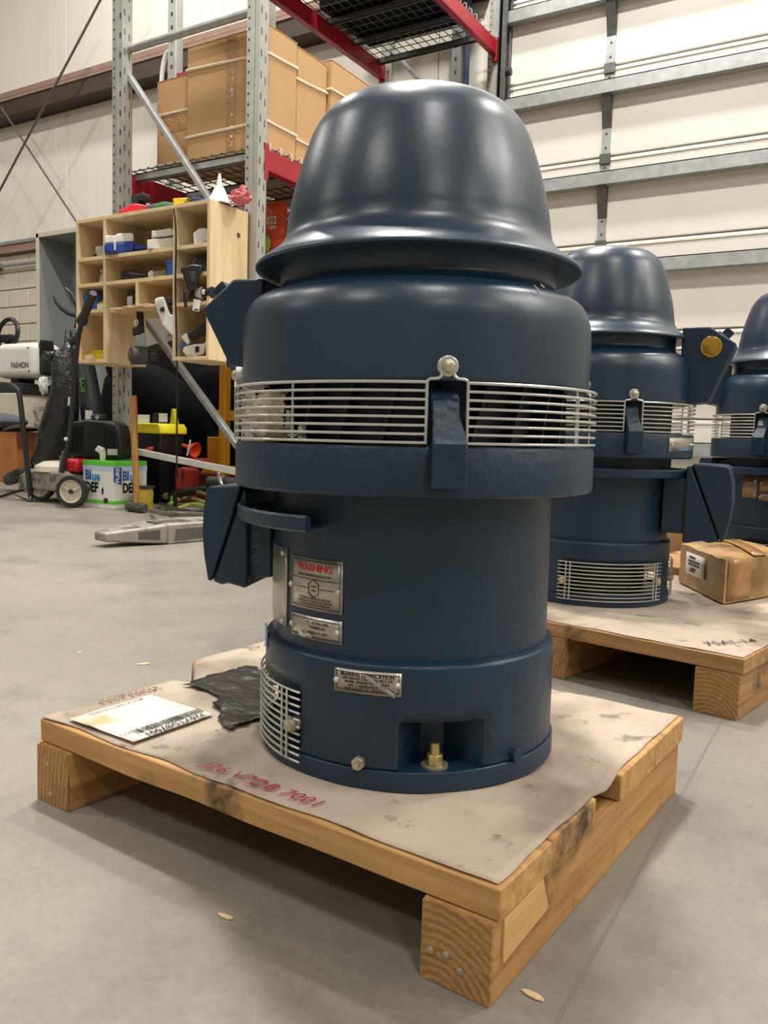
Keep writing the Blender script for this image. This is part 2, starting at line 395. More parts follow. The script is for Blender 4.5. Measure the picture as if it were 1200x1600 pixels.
# overhead sectional door
dr = struct(MB().box(DX0, X1, WY-.0, WY+.03, 0, 4.9).build('door_1', DOORM, smooth=0))
zs_ = [0, .617, 1.24, 1.887, 2.50, 3.13, 3.76, 4.38, 4.9]
for a, b in zip(zs_, zs_[1:]):
    MB().box(DX0+.05, X1, WY-.045, WY, a+.006, b-.006).build('door_panel', DOORM, dr, smooth=0, bevel=.006)
    MB().box(DX0+.05, X1, WY-.052, WY-.044, b-.035, b-.020).build('panel_lip', DOORM, dr, smooth=0, bevel=.002)
for z in (.38, 1.02, 1.662, 2.30, 2.935, 3.575, 4.21):
    m = MB(); m.box(DX0+.06, X1, WY-.135, WY-.128, z-.01, z+.075); m.box(DX0+.06, X1, WY-.135, WY-.045, z-.017, z-.010); m.box(DX0+.06, X1, WY-.135, WY-.12, z+.068, z+.075)
    m.build('strut', GALV, dr, smooth=0)
for xs in (-1.93, -.2, 1.5, 3.2):
    for a, b in zip(zs_, zs_[1:]):
        MB().box(xs-.032, xs+.032, WY-.052, WY-.044, a+.02, b-.04).build('stile', GALV, dr, smooth=0)
        MB().box(xs-.040, xs+.040, WY-.066, WY-.05, b-.055, b+.02).build('hinge', GALVD, dr, smooth=0, bevel=.004)
        m = MB()
        for q in range(6):
            zz = a+.06+q*(b-a-.14)/5; m.box(xs-.007, xs+.007, WY-.0535, WY-.052, zz-.007, zz+.007)
        tag(m.build('hole_row', DARKH, dr, smooth=0), kind='stuff')
    for z in (.38, 1.02, 1.662, 2.30, 2.935, 3.575, 4.21):
        MB().prism([(-.12, z-.018), (-.052, z-.018), (-.052, z-.24), (-.062, z-.20)], lambda y, zz: (xs-.034, WY+y, zz), lambda y, zz: (xs+.034, WY+y, zz)).build('gusset', GALVD, dr, smooth=0)
jb = struct(MB().box(DX0+.035, DX0+.10, WY-.08, WY, 0, 4.9).build('trim_3', GALVD, smooth=0, bevel=.004))
m = MB(); m.box(DX0+.06, DX0+.075, WY-.19, WY-.08, 0, 4.8); m.box(DX0+.06, DX0+.11, WY-.19, WY-.175, 0, 4.8); m.build('door_track', GALVD, jb, smooth=0)
for z in (1.9, 2.55, 3.2, 3.82):
    MB().cyl((DX0+.075, WY-.14, z), (DX0+.14, WY-.14, z), .03, n=16).build('roller', BLKGREY, jb)

# slab joint and litter
jt = MB().box(-.0016, .0016, 0, 1.6, -.001, .0005).build('joint_line', mat('dark_joint', (116, 110, 102), .8), fl, smooth=0); jt.location = atZ(862, 1612, 0); jt.rotation_euler = (0, 0, .02)

# ================================================================== MOTORS
def pol(az, r, z): a = rad(az); return (r*math.sin(a), -r*math.cos(a), z)
def arc(r, z, a0, a1, n): return [pol(a0+(a1-a0)*k/n, r, z) for k in range(n+1)]
def make_motor(label, loc, rz, zs=1.0, lug0=8.7, box_az=-100, oil_az=-100, lip=(-30.5, -190), grilles=((-41, -105), (105, 165)), pockets=((-2.5, 28),), sight=0, detail=True, lean=0, big=False):
    t = root('vertical_motor', label, 'motor', loc, rz, 'vertical motors on pallets')
    t.rotation_euler = (0, lean, rz)
    Z = lambda z: z*zs
    sc = lambda prof: [(r, Z(z)) for r, z in prof]
    # --- base
    MB().lathe(sc([(.10, 0), (.1645, 0), (.1645, .018), (.1635, .0202), (.10, .0202)])).build('base_flange', NAVYC, t, bevel=.0008)
    # skirt with openings
    azs = sorted(set([-180+4*k for k in range(91)] + [a for g in grilles for a in g] + [a for p in pockets for a in p]))
    zz = [.020, .0235, .0695, .083, .100, .120, .1245]
    def skip(am, zm):
        for a, b in grilles:
            if min(a, b) < am < max(a, b) and .0235 < zm < .083: return True
        for a, b in pockets:
            if a < am < b and zm < .0695: return True
        return False
    m = MB(); i0 = {}
    for ia, a in enumerate(azs):
        for iz, z in enumerate(zz): i0[ia, iz] = m.pts([pol(a, .1620 if z < .1240 else .1605, Z(z))])
    for ia in range(len(azs)-1):
        for iz in range(len(zz)-1):
            if not skip((azs[ia]+azs[ia+1])/2, (zz[iz]+zz[iz+1])/2): m.f.append((i0[ia, iz], i0[ia+1, iz], i0[ia+1, iz+1], i0[ia, iz+1]))
    o = m.build('base_skirt', NAVYC, t, fix=True); q = o.modifiers.new('solid', 'SOLIDIFY'); q.thickness = .006; q.offset = -1
    MB().lathe(sc([(.1605, .1245), (.154, .1255)])).build('seam_ledge', NAVYC, t)
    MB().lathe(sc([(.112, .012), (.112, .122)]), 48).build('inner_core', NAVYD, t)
    for a, b in pockets:
        m = MB(); c = (a+b)/2; h = (b-a)/2
        bk = [pol(c-h*.40, .118, 0), pol(c+h*.40, .118, 0)]
        P = [pol(a, .161, Z(.0195)), pol(b, .161, Z(.0195)), (bk[1][0], bk[1][1], Z(.0195)), (bk[0][0], bk[0][1], Z(.0195)),
             pol(a, .161, Z(.0695)), pol(b, .161, Z(.0695)), (bk[1][0], bk[1][1], Z(.0695)), (bk[0][0], bk[0][1], Z(.0695))]
        i = m.pts(P); m.f += [(i, i+3, i+7, i+4), (i+3, i+2, i+6, i+7), (i+2, i+1, i+5, i+6), (i+4, i+7, i+6, i+5)]
        m.build('bolt_pocket', NAVYC, t, smooth=0, solid=.002)
        bt = MB(); p = Vector(pol(c-1.5, .146, Z(.0202)))
        MB().cyl(p, p+Vector((0, 0, .0022)), .0135, n=32).build('washer', BOLT, t)
        MB().cyl(p+Vector((0, 0, .0022)), p+Vector((0, 0, .0125)), .0085, n=6).build('nut', BRASSY, t, bevel=.0008, smooth=20)
        MB().cyl(p+Vector((0, 0, .0125)), p+Vector((0, 0, .0235)), .0052, .0048, n=16).build('stud', BRASSY, t)
    if detail:
        for az, mm, nm in ((-16, BOLT, 'flange_screw'), (42, NAVYC, 'flange_plug')):
            p0, p1, p2 = (Vector(pol(az, r, Z(.0262))) for r in (.160, .1685, .174))
            o = MB().cyl(p0, p1, .0068, n=6).build(nm, mm, t, bevel=.0006, smooth=20)
            if nm == 'flange_screw': MB().cyl(p1, p2, .0032, n=12).build('screw_tip', BOLT, o)
    # base grilles
    for a, b in grilles:
        g = tag(bpy.data.objects.new('base_grille', None)); C.objects.link(g); g.parent = t; g.empty_display_size = .02
        lo, hi = min(a, b), max(a, b); inner = -1 if abs(hi) > abs(lo) else 1
        for k in range(11):
            z = .012+.0072*k
            MB().tube(arc(.1668, Z(z), lo-1, hi+1, 26), .00125, 6).build('wire', WIRE, g)
        for az in (lo+5.2, lo+8.2, hi-5.2, hi-8.2):
            MB().tube([pol(az, .1690, Z(.012+.0072*k)) for k in range(11)], .00125, 6).build('cross_wire', WIRE, g)
        for az in (lo+3, hi-3):
            MB().tube([pol(az, .160, Z(.049)), pol(az, .168, Z(.049)), pol(az, .1725, Z(.049)), pol(az, .1735, Z(.049))], [.0075, .0075, .0065, .004], 16).build('grille_bolt', BOLT, g)
    # --- body
    MB().lathe(sc([(.154, .1250), (.154, .2900)])).build('motor_body', NAVYC, t)
    MB().lathe(sc([(.150, .2870), (.194, .2865), (.1965, .289), (.1965, .330), (.1945, .3335), (.150, .3325)])).build('lower_ring', NAVYC, t, bevel=.0006)
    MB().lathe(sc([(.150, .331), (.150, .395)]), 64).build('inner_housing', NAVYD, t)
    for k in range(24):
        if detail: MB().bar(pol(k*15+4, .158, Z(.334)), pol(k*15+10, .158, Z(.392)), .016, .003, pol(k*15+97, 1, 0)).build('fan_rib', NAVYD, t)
    # lip (air deflector)
    a0, a1 = rad(lip[0]), rad(lip[1])
    lo_, hi_ = min(a0, a1), max(a0, a1)
    dl = MB().lathe(sc([(.1860, .2500), (.1925, .2500), (.1945, .2520), (.1945, .2640), (.1925, .2660), (.1890, .2660), (.1860, .2640), (.1860, .2500)]), 56, lo_, hi_, cap=True).build('deflector_lip', NAVYC, t)
    MB().lathe(sc([(.153, .2505), (.187, .2505), (.187, .2535), (.153, .2535), (.153, .2505)]), 56, lo_+.09, hi_-.09, cap=True).build('lip_web', NAVYC, dl)
    # --- shroud, neck
    MB().lathe(sc([(.152, .394), (.1865, .3915), (.1885, .3935)] + cprof([(.1888, .397), (.1892, .43), (.1885, .455), (.1850, .469), (.1785, .4800), (.167, .4870), (.1570, .4905), (.1515, .496), (.1500, .503), (.1500, .5185)], 5))).build('upper_shroud', NAVY, t, smooth=60)
    # --- cap
    cap = [(.1500, .5165), (.160, .5160), (.1705, .5155), (.1755, .5160), (.1765, .5182), (.1750, .5205), (.1700, .5250), (.1600, .5320), (.1515, .5395), (.1458, .5480), (.1432, .5580), (.1418, .5700), (.1382, .5900), (.1333, .6100), (.1274, .6300), (.1205, .6500), (.1163, .6600), (.1105, .6700), (.1020, .6800), (.0945, .6860), (.0845, .6910), (.0700, .6955), (.0500, .6990), (.0250, .7015), (0, .7022)]
    MB().lathe(sc(cprof(cap, 4)), 128).build('domed_cap', NAVY, t, smooth=70)
    # --- lugs
    for k in range(4):
        az = lug0+90*k; A = rad(az); u = Vector((math.sin(A), -math.cos(A), 0)); tt = Vector((math.cos(A), math.sin(A), 0))
        poly = [(.150, .386), (.176, .386), (.186, .378), (.196, .358), (.2140, .341), (.2175, .336), (.2175, .299), (.2150, .296), (.203, .296), (.200, .306), (.196, .318), (.150, .318)]
        wd = .0145
        P = lambda s: (lambda r, z: u*r + tt*(s*wd*(1.08 if r > .2 else .92)) + Vector((0, 0, Z(z))))
        if k % 2 == 0: MB().prism(poly, P(-1), P(1)).build('lifting_lug', NAVYC, t, bevel=.002, smooth=30)
        p0, p1, p2 = u*.186, u*.1965, u*.200; zb = Vector((0, 0, Z(.4045)))
        MB().tube([p0+zb, p1+zb], [.0095, .0095], 20).build('guard_bolt', WIRE, t, bevel=.001)
        MB().tube([p1+zb, p2+zb, u*.2015+zb], [.006, .0055, .003], 12).build('bolt_head', BOLT, t)
    # --- guards
    for k in range(4):
        g = bpy.data.objects.new('wire_guard', None); C.objects.link(g); g.parent = t; g.empty_display_size = .02
        la, ra = lug0+90*k+5.4, lug0+90*(k+1)-5.4; R = .1965
        zl = [.3365+(.3900-.3365)*q/7 for q in range(8)]
        for q, z in enumerate(zl):
            if q == 7: continue
            MB().tube(arc(R, Z(z), la, ra, 30), .0013, 6).build('wire', WIRE, g)
        e = 5.4
        fr = [pol(la-e+1.6, R, Z(.3985)), pol(la-e+1.8, R, Z(.3955)), pol(la-e+2.6, R, Z(.3935)), pol(la-1.0, R, Z(.3930)), pol(la-.3, R, Z(.3920)), pol(la, R, Z(.390)), pol(la, R, Z(.3355))]
        fl_ = [pol(ra+e-1.6, R, Z(.3985)), pol(ra+e-1.8, R, Z(.3955)), pol(ra+e-2.6, R, Z(.3935)), pol(ra+1.0, R, Z(.3930)), pol(ra+.3, R, Z(.3920)), pol(ra, R, Z(.390)), pol(ra, R, Z(.3355))]
        m = MB(); m.tube(fr, .0015, 6); m.build('end_wire', WIRE, g)
        m = MB(); m.tube(fl_, .0015, 6); m.build('end_wire', WIRE, g)
        MB().tube(arc(R, Z(.390), la, ra, 30), .0015, 6).build('top_wire', WIRE, g)
        for az in (la+40.4, ) if k != 1 else (la+40.4,):
            MB().tube([pol(az, R-.002, Z(z)) for z in zl], .0013, 6).build('cross_wire', WIRE, g)
    # --- conduit box
    A = rad(box_az); u = Vector((math.sin(A), -math.cos(A), 0)); tt = Vector((math.cos(A), math.sin(A), 0))
    def pr_(poly, wd, nm, m_, bev):
        if big and nm in ('box_neck', 'conduit_box', 'box_cover'): poly = [(.148+(r-.148)*1.72, .137/1.07+(z-.170)*1.39*.955) for r, z in poly]; wd *= 1.25
        if big and nm == 'oil_filler': poly = [(.165+(r-.165)*1.42, z+.026 if z > .45 else z-.02) for r, z in poly]; wd *= 1.15
        f = lambda s: (lambda r, z: u*r + tt*(s*wd) + Vector((0, 0, Z(z))))
        return MB().prism(poly, f(-1), f(1)).build(nm, m_, t, bevel=bev, smooth=30)
    pr_([(.148, .182), (.178, .182), (.178, .262), (.148, .262)], .052, 'box_neck', NAVYC, .002)
    bb = pr_([(.1735, .171), (.178, .170), (.196, .174), (.204, .172), (.2145, .175), (.1785, .281), (.1735, .279)], .060, 'conduit_box', NAVYC, .003)
    pr_([(.1800, .2835), (.2155, .176), (.2195, .1760), (.2245, .205), (.2265, .230), (.2250, .258), (.2215, .278), (.2170, .2825)], .062, 'box_cover', NAVYC, .004)
    for s in (-1, 1):
        p = u*.197+tt*(s*.061)+Vector((0, 0, Z(.225)))
    # --- oil filler
    A = rad(oil_az); u = Vector((math.sin(A), -math.cos(A), 0)); tt = Vector((math.cos(A), math.sin(A), 0))
    pr_([(.165, .512), (.202, .512), (.2385, .4795), (.2060, .4170), (.165, .410)], .036, 'oil_filler', NAVYC, .003)
    mid = (u*.2430+Vector((0, 0, Z(.5222)))) if big else u*.2203+Vector((0, 0, Z(.4958))); nrm = (u*.0325+Vector((0, 0, .0365))).normalized()
    pl = MB().cyl(mid-nrm*.003, mid+nrm*.004, .0165, n=24).build('filler_plug', NAVYC, t, bevel=.001)
    MB().obox(mid+nrm*.011, (.018, .018, .016), Matrix((tt, nrm.cross(tt), nrm)).transposed()).build('plug_head', NAVYC, pl, bevel=.0015, smooth=0)
    if sight:
        p = u*.222+tt*(sight*.0405)+Vector((0, 0, Z(.500)))
        MB().cyl(p, p+tt*sight*.005, .021, n=32).build('sight_rim', GOLD, t, bevel=.001)
        MB().tube([p+tt*sight*.005, p+tt*sight*.011, p+tt*sight*.012], [.0165, .015, .008], 6).build('sight_glass', GOLD, t, smooth=20)
    p = u*.205+Vector((0, 0, Z(.424)))
    MB().cyl(p-u*.006, p+u*.016, .008, n=12).build('drain_plug', NAVYC, t)
    return t, zs
def wrap_plate(t, nm, az0, az1, z0, z1, r, mt, zs=1.0, border=.0022, thick=.0012):
    n = 14
    def sh(a0, a1, b0, b1, rr, mm, name, parent):
        m = MB()
        m.grid(n, 2, lambda x, y: pol(a0+(a1-a0)*x, rr, b0+(b1-b0)*y)); o = m.build(name, mm, parent, solid=thick); return o
    p = sh(az0, az1, z0, z1, r+.0007, mt, nm, t)
    if border:
        da = math.degrees(border/r)
        m = MB(); rr = r+.0016
        for (a, b, c, d) in ((az0+da, az1-da, z0+border, z0+border+.0008), (az0+da, az1-da, z1-border-.0008, z1-border)):
            m.grid(n, 1, lambda x, y: pol(a+(b-a)*x, rr, c+(d-c)*y))
        dd = math.degrees(.0008/r)
        for (a, b) in ((az0+da, az0+da+dd), (az1-da-dd, az1-da)):
            m.grid(1, 3, lambda x, y: pol(a+(b-a)*x, rr, z0+border+(z1-z0-2*border)*y))
        tag(m.build('printed_border', PRINT, p, smooth=0, fix=False), kind='stuff')
    return p
def wrap_text(p, lines, azc, r, mt, name='lettering'):
    m = MB()
    for body, z, size, bold in lines:
        put_text(m, body, size, lambda x, y: pol(azc+math.degrees(x/r), r+.00165, z+y), bold)
    return tag(m.build(name, mt, p, smooth=0, fix=False), kind='stuff')
def rivets(p, pts, r):
    for az, z in pts: MB().tube([pol(az, r, z), pol(az, r+.003, z), pol(az, r+.0042, z)], [.0030, .0028, .0015], 10).build('rivet', WIRE, p)

M1 = Vector((-.456, .820, 0)); Z1 = .0978
def face_cam(p): return math.atan2(-p.x, p.y) if False else math.atan2(-p[0], p[1])
th1 = face_cam(M1)
m1, _ = make_motor('large dark blue vertical motor in front with crumpled cream bag behind its guard', (M1.x, M1.y, Z1), th1, lean=-.009)
RZ = Z1
# stamped plates on the front motor (heights are above its base)
b = .0978
p = wrap_plate(m1, 'warning_plate', -51.6, -24.8, .2650-b, .3170-b, .154, PLATE)
wrap_text(p, [('WARNING', .3075-b, .0098, .0004)], -38, .154, REDP, 'warning_word')
wrap_text(p, [('NEVER OPERATE WITHOUT OIL !', .2998-b, .0031, .0001), ('TO ENSURE OPERATION & LONG LIFE', .2765-b, .0026, .0001), ('OF BEARINGS IN THIS MOTOR, KEEP THE', .2735-b, .0026, .0001), ('OIL AT THE LEVEL ON THE GAUGE', .2705-b, .0026, .0001)], -38, .154, PRINT)
m = MB(); r_ = .1557
m.grid(10, 1, lambda x, y: pol(-50.4+24.4*x, r_, .2958-b+.0007*y))
hx = [(-38+math.degrees(.0078*math.sin(rad(60*k))/.154), .2868-b+.0095*math.cos(rad(60*k))) for k in range(7)]
for (a0_, z0_), (a1_, z1_) in zip(hx, hx[1:]): m.tube([pol(a0_, r_, z0_), pol(a1_, r_, z1_)], .00045, 4)
for a0_, a1_ in ((-47.5, -41.4), (-34.6, -28.5)): m.tube([pol(a0_, r_, .2868-b), pol(a1_, r_, .2868-b)], .0004, 4)
tag(m.build('printed_hexagon', PRINT, p, smooth=0, fix=False), kind='stuff')
wrap_text(p, [('CHECK', .289-b, .0026, .0001), ('LEVEL', .2850-b, .0026, .0001)], -38, .154, PRINT)
rivets(p, [(-50.3, .2875-b), (-26.2, .2875-b)], .1555)
p = wrap_plate(m1, 'oil_plate', -51.0, -24.8, .2350-b, .2582-b, .154, PLATE)
wrap_text(p, [('5     US GALLONS', .2525-b, .0036, .0001), ('TURBINE OIL', .2475-b, .0036, .0001), ('150 SUS AT 100°F', .2420-b, .0036, .0001)], -36, .154, PRINT)
rivets(p, [(-49.6, .2470-b), (-26.2, .2470-b)], .1555)
MB().tube([pol(-46+1.6*k, .1562+.001*(k % 2), .2385-b+.0012*math.sin(k*2)) for k in range(6)], [.0005, .0022, .0015, .0026, .0018, .0004], 6).build('torn_film', PLAST, p)
p = wrap_plate(m1, 'rating_plate', -84, -55.2, .2400-b, .3220-b, .154, PLATE, border=0)
rivets(p, [(-57, .3170-b), (-57, .2452-b)], .1555)
p = wrap_plate(m1, 'bearing_plate', -25.8, -1.9, .1922-b, .2150-b, .162, PLATE)
wrap_text(p, [('BEARING LUBRICATION', .2105-b, .0050, .00016), ('USE GREASE CHEVRON SRI-2 OR', .2066-b, .0035, .0001), ('MOBIL GREASE OR ALVANIA', .2030-b, .0035, .0001), ('NO. 2. REGREASE EVERY', .1994-b, .0035, .0001), ('5000 HOURS OF OPERATION', .1958-b, .0035, .0001)], -13.8, .162, PRINT)
rivets(p, [(-24.6, .2036-b), (-3.1, .2036-b)], .1635)
m = MB(); m.grid(10, 8, lambda x, y: pol(-14+10*x, .1645+.0016*noise.noise((x*9, y*7, 1)), .2035-b+(.0065-.017*x)*(1)+.0045*(y-.5)))
m.build('torn_film', PLAST, p, solid=.0003)
o = wrap_plate(m1, 'blue_sticker', -76, -70.5, .208-b, .232-b, .1622, mat('pale_blue_sticker', (126, 160, 214), .5), border=0)
# raised letters on the conduit box neck
A = rad(-100); u = Vector((math.sin(A), -math.cos(A), 0)); tt = Vector((math.cos(A), math.sin(A), 0))
m = MB(); put_text(m, 'D L L X', .013, lambda x, y: tuple(u*(.166-y)+tt*(.0524)+Vector((0, 0, .225+x))), 0, 0, 1.3)
tag(m.build('cast_letters', mat('cast_letter_edge', (70, 96, 116), .4), m1, smooth=0, solid=.001, fix=False), kind='stuff')
for nm, a0_, z0_ in (('paint_scratch', 37, .484), ('paint_scratch', 40, .486)):
    MB().tube([pol(a0_, .1805, z0_), pol(a0_+1, .1830, z0_-.004), pol(a0_+1.2, .1845, z0_-.008)] if a0_ == 37 else [pol(a0_, .1800, z0_), pol(a0_+1.0, .1818, z0_-.003)], .0005, 5).build(nm, WIRE, m1)

M2 = Vector((-.553, 1.818, 0)); Z2 = .1028
m2, s2 = make_motor('dark blue vertical motor standing right behind the front one, gold sight glass showing', (M2.x, M2.y, Z2), face_cam(M2), zs=1.07, lug0=19, box_az=80, oil_az=80, lip=(-25, 170), grilles=((-23, 56), (78, 140)), pockets=((-70, -40), (150, 175)), sight=-1, detail=False, big=True)
p = wrap_plate(m2, 'ring_plate', 44, 74, .322, .350, .1965, PLATE, border=0)
rivets(p, [(46, .336), (67, .336), (69.5, .336), (72.8, .336)], .1975)
wrap_plate(p, 'blue_band', 53, 65, .3235, .328, .1972, mat('blue_band', (70, 130, 190), .5), border=0)
d3 = ray(1114, 640); dh = Vector((d3.x, d3.y, 0)).normalized(); D3 = 2.47
M3 = dh*math.sqrt(D3*D3-.1965**2)+Vector((dh.y, -dh.x, 0))*.1965; Z3 = .1028
m3, s3 = make_motor('dark blue vertical motor cut off by the right edge, brown plates on its body', (M3.x, M3.y, Z3), face_cam(M3), zs=1.07, lug0=-20, box_az=-115, oil_az=-75, lip=(-150, 60), grilles=((-42, 20), (70, 130)), pockets=((30, 55),), detail=False)
PLB = mat('bronze_plate', (142, 118, 98), .35, .5, .15, 40)
p = wrap_plate(m3, 'rating_plate', -42, -26, .205, .262, .154, PLB, border=0); rivets(p, [(-28, .25), (-28, .215)], .1555)
p = wrap_plate(m3, 'warning_plate', -24, 6, .222, .262, .154, PLB); rivets(p, [(-22.5, .245), (4.5, .245)], .1555)
p = wrap_plate(m3, 'oil_plate', -24, 6, .200, .219, .154, PLB); rivets(p, [(-22.5, .21), (4.5, .21)], .1555)

# crumpled bag behind the guard of motor 1
def crumple(c, size, seed, n=3, amp=.25):
    bm = bmesh.new(); bmesh.ops.create_icosphere(bm, subdivisions=n, radius=1)
    for v in bm.verts:
        k = 1+amp*noise.noise(v.co*2.1+Vector((seed, 0, 0)))+amp*.5*noise.noise(v.co*6+Vector((0, seed, 0)))
        v.co = Vector((v.co.x*size[0]*k, v.co.y*size[1]*k, v.co.z*size[2]*k))+Vector(c)
    m = MB(); bm.verts.ensure_lookup_table(); m.v = [tuple(v.co) for v in bm.verts]; m.f = [tuple(v.index for v in f.verts) for f in bm.faces]; bm.free(); return m
bag = MB()
def bagf(x, y):
    az = -89+39*x; n = noise.noise((x*5, y*4, 3)); n2 = noise.noise((x*13, y*11, 8))
    top = .050*(.90+.10*math.sin(x*9)+.10*n)
    return pol(az, .184+.008*n+.005*n2-.006*abs(y-.5)*2-.010*(x > .92), .0+top*y)
bag.grid(26, 14, bagf)
o = bag.build('crumpled_bag', CREAM, None, solid=.0015, smooth=25); o.location = (M1.x, M1.y, Z1+.335); o.rotation_euler = (0, 0, th1)
tag(o, 'crumpled cream paper bag caught behind the wire guard of the front motor', 'bag')
bit = MB(); bit.grid(9, 7, lambda x, y: pol(-47+10*x, .176+.007*noise.noise((x*6, y*6, 2)), (.022-.012*x)*y*(1+.5*math.sin(x*9))))
o = bit.build('grey_paper_scrap', mat('grey_foil', (150, 146, 134), .4, 0, .3, 60, .4, 60), None, solid=.001, smooth=20); o.location = (M1.x, M1.y, Z1+.335); o.rotation_euler = (0, 0, th1)
tag(o, 'small grey torn scrap beside the cream bag inside the wire guard', 'scrap')

# ================================================================== PALLETS
def plank_piece(t, nm, x0, x1, y0, y1, z0, z1, mt, rough=.0025, n=18, seed=0, lab=None):
    """board along x with slightly ragged faces"""
    m = MB(); ring = []
    for k in range(n+1):
        x = x0+(x1-x0)*k/n; j = lambda q: rough*noise.noise((x*9+seed, q*3.1+seed, .5))
        ring.append(m.pts([(x, y0+j(1), z0+j(2)*.6), (x, y1+j(3), z0+j(4)*.6), (x, y1+j(5), z1), (x, y0+j(6), z1+j(7)*.2)]))
    for a, b_ in zip(ring, ring[1:]):
        for q in range(4): m.f.append((a+q, a+(q+1) % 4, b_+(q+1) % 4, b_+q))
    m.f.append((ring[0]+3, ring[0]+2, ring[0]+1, ring[0])); m.f.append((ring[-1], ring[-1]+1, ring[-1]+2, ring[-1]+3))
    o = m.build(nm, mt, t, bevel=.0012, smooth=0, seg=1)
    if lab: o['label'] = lab
    return o
def nail(t, p, d, r=.0032):
    p, d = Vector(p), Vector(d); MB().tube([p-d*.003, p+d*.0012, p+d*.0018], [r, r, r*.6], 12).build('nail', BOLT, t)
PY = -.06308
pa = root('wooden_pallet', 'low pine pallet under the front motor with red handwriting on its sheet', 'pallet', (-.2346, .5732, 0), PY)
zd = .0965; zs1 = .069
plank_piece(pa, 'deck_board', -.601, .003, 0, .098, zs1, zd-.001, PINE, seed=1)
plank_piece(pa, 'deck_board', -.603, .001, .101, .206, zs1, zd-.001, PINE, seed=5)
plank_piece(pa, 'deck_board', -.640, .004, .270, .385, zs1, zd+.002, PINE, seed=9)
plank_piece(pa, 'deck_board', -.646, .004, .388, .500, zs1, zd+.002, PINE, seed=14)
m = MB()
m.box(-.064, 0, -.002, .5, 0, zs1-.0005)
o = m.build('stringer', PINEY, pa, bevel=.0015, smooth=0)
MB().box(-.0638, -.0004, -.0045, -.001, .0006, zs1-.002).build('end_grain', PINEE, o, smooth=0)
MB().hexa([(-.001, .012, .028), (.0022, .012, .028), (.0022, .10, .034), (-.001, .10, .034), (-.001, .012, zs1-.004), (.0020, .012, zs1-.004), (.0020, .085, zs1-.001), (-.001, .085, zs1-.001)]).build('split_sliver', mat('fresh_split_wood', (212, 168, 108), .7, 0, .08, 30, .2, 60, stretch=(1, .1, 1)), o, smooth=0, bevel=.001)
o = MB().box(-.600, -.540, -.002, .5, 0, zs1-.0005).build('stringer', PINEY, pa, bevel=.0015, smooth=0)
MB().box(-.5996, -.5404, -.0045, -.001, .0006, zs1-.002).build('end_grain', PINEE, o, smooth=0)
for x, z in ((-.054, .027), (-.040, .0285), (-.027, .020)): nail(pa, (x, -.0045, z), (0, -1, 0))
for x, z in ((-.578, .048), (-.572, .013)): nail(pa, (x, -.0045, z), (0, -1, 0))
# kraft sheet lying on the pallet
def sheet(x0, x1, y0, y1, z, gap=None, n=(70, 56), seed=0, ragged=.006):
    m = MB()
    def f(a, b_):
        y = y0+(y1-y0)*b_; xx0 = x0-.046*min(1, max(0, (y-.235)/.04)) if gap else x0; x = xx0+(x1-xx0)*a
        e = ragged*noise.noise((x*14+seed, y*14, 4)); ed = (1 if b_ in (0, 1) else 0)
        if a in (0., 1.): x += e
        if ed: y += e
        h = .0022*max(0, noise.noise((x*11+seed, y*11, 1)))+.0010*max(0, noise.noise((x*31, y*29+seed, 2)))
        if gap:
            c, wd, dp, step = gap; k = max(0., 1-abs(y-c)/wd); lev = step*min(1, max(0, (y-c)/wd)); h += lev-dp*(k*k*(3-2*k))*(.6+.4*math.sin(x*8))*(1 if x > -.20 or x < -.47 else .12)
        return (x, y, z+h)
    m.grid(*n, f); return m
o = sheet(-.598, -.002, .004, .497, zd+.0004, (.238, .045, .010, .003)).build('kraft_paper_sheet', KRAFT, None, solid=.0005)
o.location = (-.2346, .5732, 0); o.rotation_euler = (0, 0, PY); tag(o, 'stained tan paper sheet covering the front pallet under the motor', 'paper'); ks = o
mat4 = Matrix.Translation((-.2346, .5732, 0)) @ Matrix.Rotation(PY, 4, 'Z')
RM = (-.2346, .5732, 0)
def flat_on(nm, mt, fn_build, parent, z=0):
    m = MB(); fn_build(m); return tag(m.build(nm, mt, parent, smooth=0, fix=False), kind='stuff')
zt = zd+.0040
def wr(m, txt, x, y, size, ang, bold=.0003, shear=.25, z=zt):
    c, s = math.cos(ang), math.sin(ang)
    put_text(m, txt, size, lambda a, b_: (x+a*c-b_*s, y+a*s+b_*c, z), bold, shear, 1.15)
flat_on('red_handwriting', mat('red_marker', (176, 44, 58), .6), lambda m: wr(m, 'J26 V7DB 7001', -.268, .021, .0215, 0, .0001), ks)
flat_on('pencil_handwriting', mat('pencil_mark', (120, 92, 66), .7), lambda m: (wr(m, '4N053055', -.586, .118, .018, rad(-95), .0001), wr(m, 'VT C7', -.622, .40, .017, rad(-96), .0001, z=zt+.003)), ks)
# shipping label, upside down to the viewer
lb = MB().grid(12, 10, lambda x, y: (-.562+.116*x+.006*(1-y)*0, .012+.118*y, zt+.0006+.0012*max(0, noise.noise((x*4, y*4, 9))))).build('shipping_label', LABEL, None, solid=.0003)
lb.location = RM; lb.rotation_euler = (0, 0, PY); tag(lb, 'white shipping label with barcode and yellow stain stuck on the front pallet', 'label')
zl = zt+.0024
def bars(m):
    random.seed(3); x = -.458
    for yy in [0]:
        y = .030
        while y < .126:
            wd = random.choice((.0006, .0011, .0018, .0024)); m.box(-.472, -.4590, y, y+wd, zl, zl+.0002); y += wd+random.choice((.0007, .0012, .0018))
flat_on('barcode', PRINT, bars, lb)
flat_on('label_print', PRINT, lambda m: (wr(m, '326VTDB7001', -.4512, .076, .0130, rad(-90), .0003, 0, zl), wr(m, 'QTY 1', -.470, .022, .006, rad(-90), .0001, 0, zl), wr(m, 'MOTOR PARTS DIVISION', -.553, .072, .0062, rad(-90), .0001, 0, zl)), lb)
